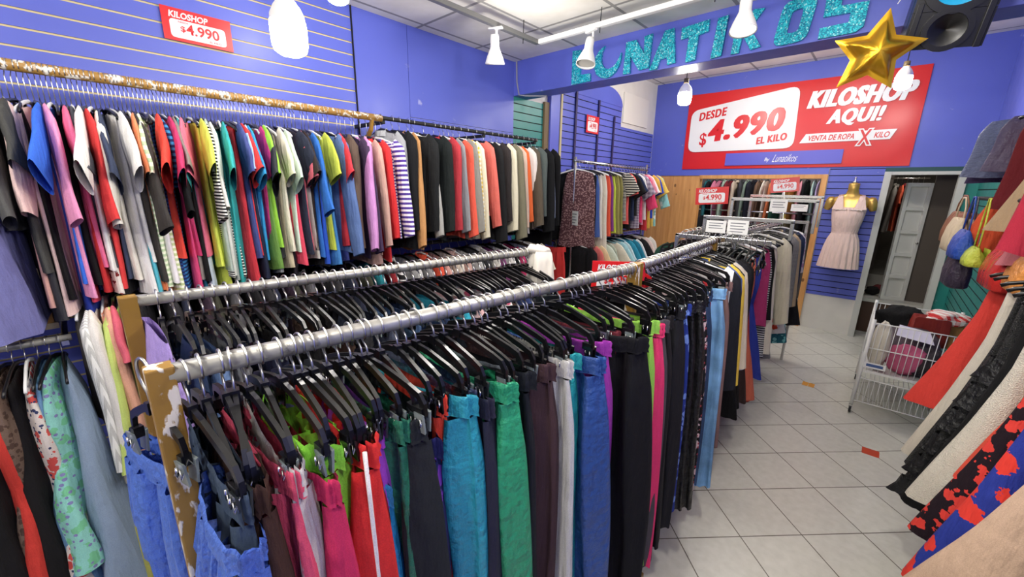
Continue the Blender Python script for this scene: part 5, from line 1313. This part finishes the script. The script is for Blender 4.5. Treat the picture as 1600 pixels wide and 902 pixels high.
for i, (n, c, kind) in enumerate((('grey', (120, 116, 110), 'shirt'), ('orange', (214, 84, 46), 'tee'), ('wine red', (120, 30, 40), 'shirt'), ('pink', (226, 150, 170), 'tee'), ('white', (224, 222, 214), 'shirt'), ('brown', (110, 84, 60), 'tee'))):
    x = .035 + i * .05
    garment(x, 7.55, 1.93, R_(90), kind, c, .6, f'{n} garment on the storeroom rail beyond the doorway', 'clothes on the storeroom rail')
    shoulder_hanger(x, 7.55, 1.93, R_(90), f'hanger inside the {n} garment on the storeroom rail', 'hangers on the storeroom rail')
for (x, y, z, n, c) in ((.04, 7.0, .44, 'black', (30, 28, 30)), (.10, 7.2, .44, 'maroon', (104, 40, 44))):
    heap('shoe_bundle', (x, y, z), (.14, .18, .11), c, f'{n} bundle lying on the step beyond the doorway', 'bundle', int(y * 10))
lm = empty('storeroom_lamp', (.06, 7.3, 2.26), 0, 'small lit round lamp on the ceiling beyond the doorway', 'lamp')
G().lathe([(0, -.045), (.05, -.04), (.07, -.015), (.072, .0)], 20).build('globe', plain('lit_store_lamp', (255, 246, 230), .5, emit=14), lm, True)
G().lathe([(.074, 0), (.078, .015), (.078, .09), (0, .09)], 20).build('collar', M_WHITEPL, lm, True)

# ------------------------------------------------------------------ alcove behind the pine frame
for (z, y, nm) in ((1.98, 7.6, 'upper'), (1.42, 7.35, 'lower')):
    ar = empty('wall_rail', (0, 0, 0), 0, f'{nm} clothes rail inside the alcove behind the pine frame', 'clothes rail')
    G().tube([(-2.9, y, z), (-.12, y, z)], .014, 10).build('rail', M_CHROME, ar, True)
AC = [('teal', (40, 120, 125), 'shirt'), ('black', (30, 28, 32), 'tee'), ('pink', (232, 130, 160), 'tee'), ('pale green', (170, 196, 170), 'shirt'), ('burgundy', (130, 30, 44), 'tee'), ('beige', (206, 186, 160), 'shirt'), ('charcoal', (60, 60, 62), 'jacket'), ('sage', (130, 150, 130), 'shirt'), ('ink', (30, 32, 42), 'jacket'), ('brown', (120, 92, 70), 'shirt'), ('cream', (232, 222, 200), 'tee'),
      ('orange', (226, 120, 60), 'shirt'), ('forest', (40, 90, 70), 'jacket'), ('white', (234, 230, 226), 'tee'), ('yellow', (226, 196, 80), 'tee'), ('rose', (226, 150, 160), 'tee'), ('black wool', (26, 26, 28), 'jacket'), ('mint', (180, 214, 196), 'tee'), ('lilac', (190, 170, 210), 'tee'), ('sand', (214, 190, 130), 'tee'), ('mauve', (150, 90, 120), 'shirt'), ('red', (200, 50, 50), 'tee'), ('peach', (238, 180, 150), 'tee'), ('plum', (100, 60, 90), 'shirt')]
rr = random.Random(77)
for i, (n, c, kind) in enumerate(AC):
    x = -2.35 + i * .088
    a, b = nb(i, AC, 0)
    garment(x, 7.6, 1.98, R_(90) + rr.uniform(-.15, .15), kind, c, .6, f'{n} {KINDNAME[kind].replace("_", " ")} in the alcove ' + (f'between the {a} and {b} ones' if a and b else f'next to the {b or a} one'), 'clothes on the upper alcove rail', None, .95)
    shoulder_hanger(x, 7.6, 1.98, R_(90), f'hanger inside the {n} garment in the alcove', 'hangers on the upper alcove rail', None)
AL = [('black denim', (36, 38, 44)), ('grey knit', (110, 110, 112)), ('off white', (216, 212, 204)), ('navy knit', (44, 52, 78)), ('dusty pink', (200, 150, 150)), ('black cotton', (28, 28, 30)), ('khaki', (120, 112, 84)), ('soft black', (36, 34, 36)), ('pearl grey', (176, 176, 176)), ('dark teal', (30, 84, 90))]
for i, (n, c) in enumerate(AL):
    garment(-2.25 + i * .20, 7.35, 1.42, R_(90) + rr.uniform(-.2, .2), 'tee', c, .6, f'{n} top on the lower rail of the alcove', 'tops on the lower alcove rail')
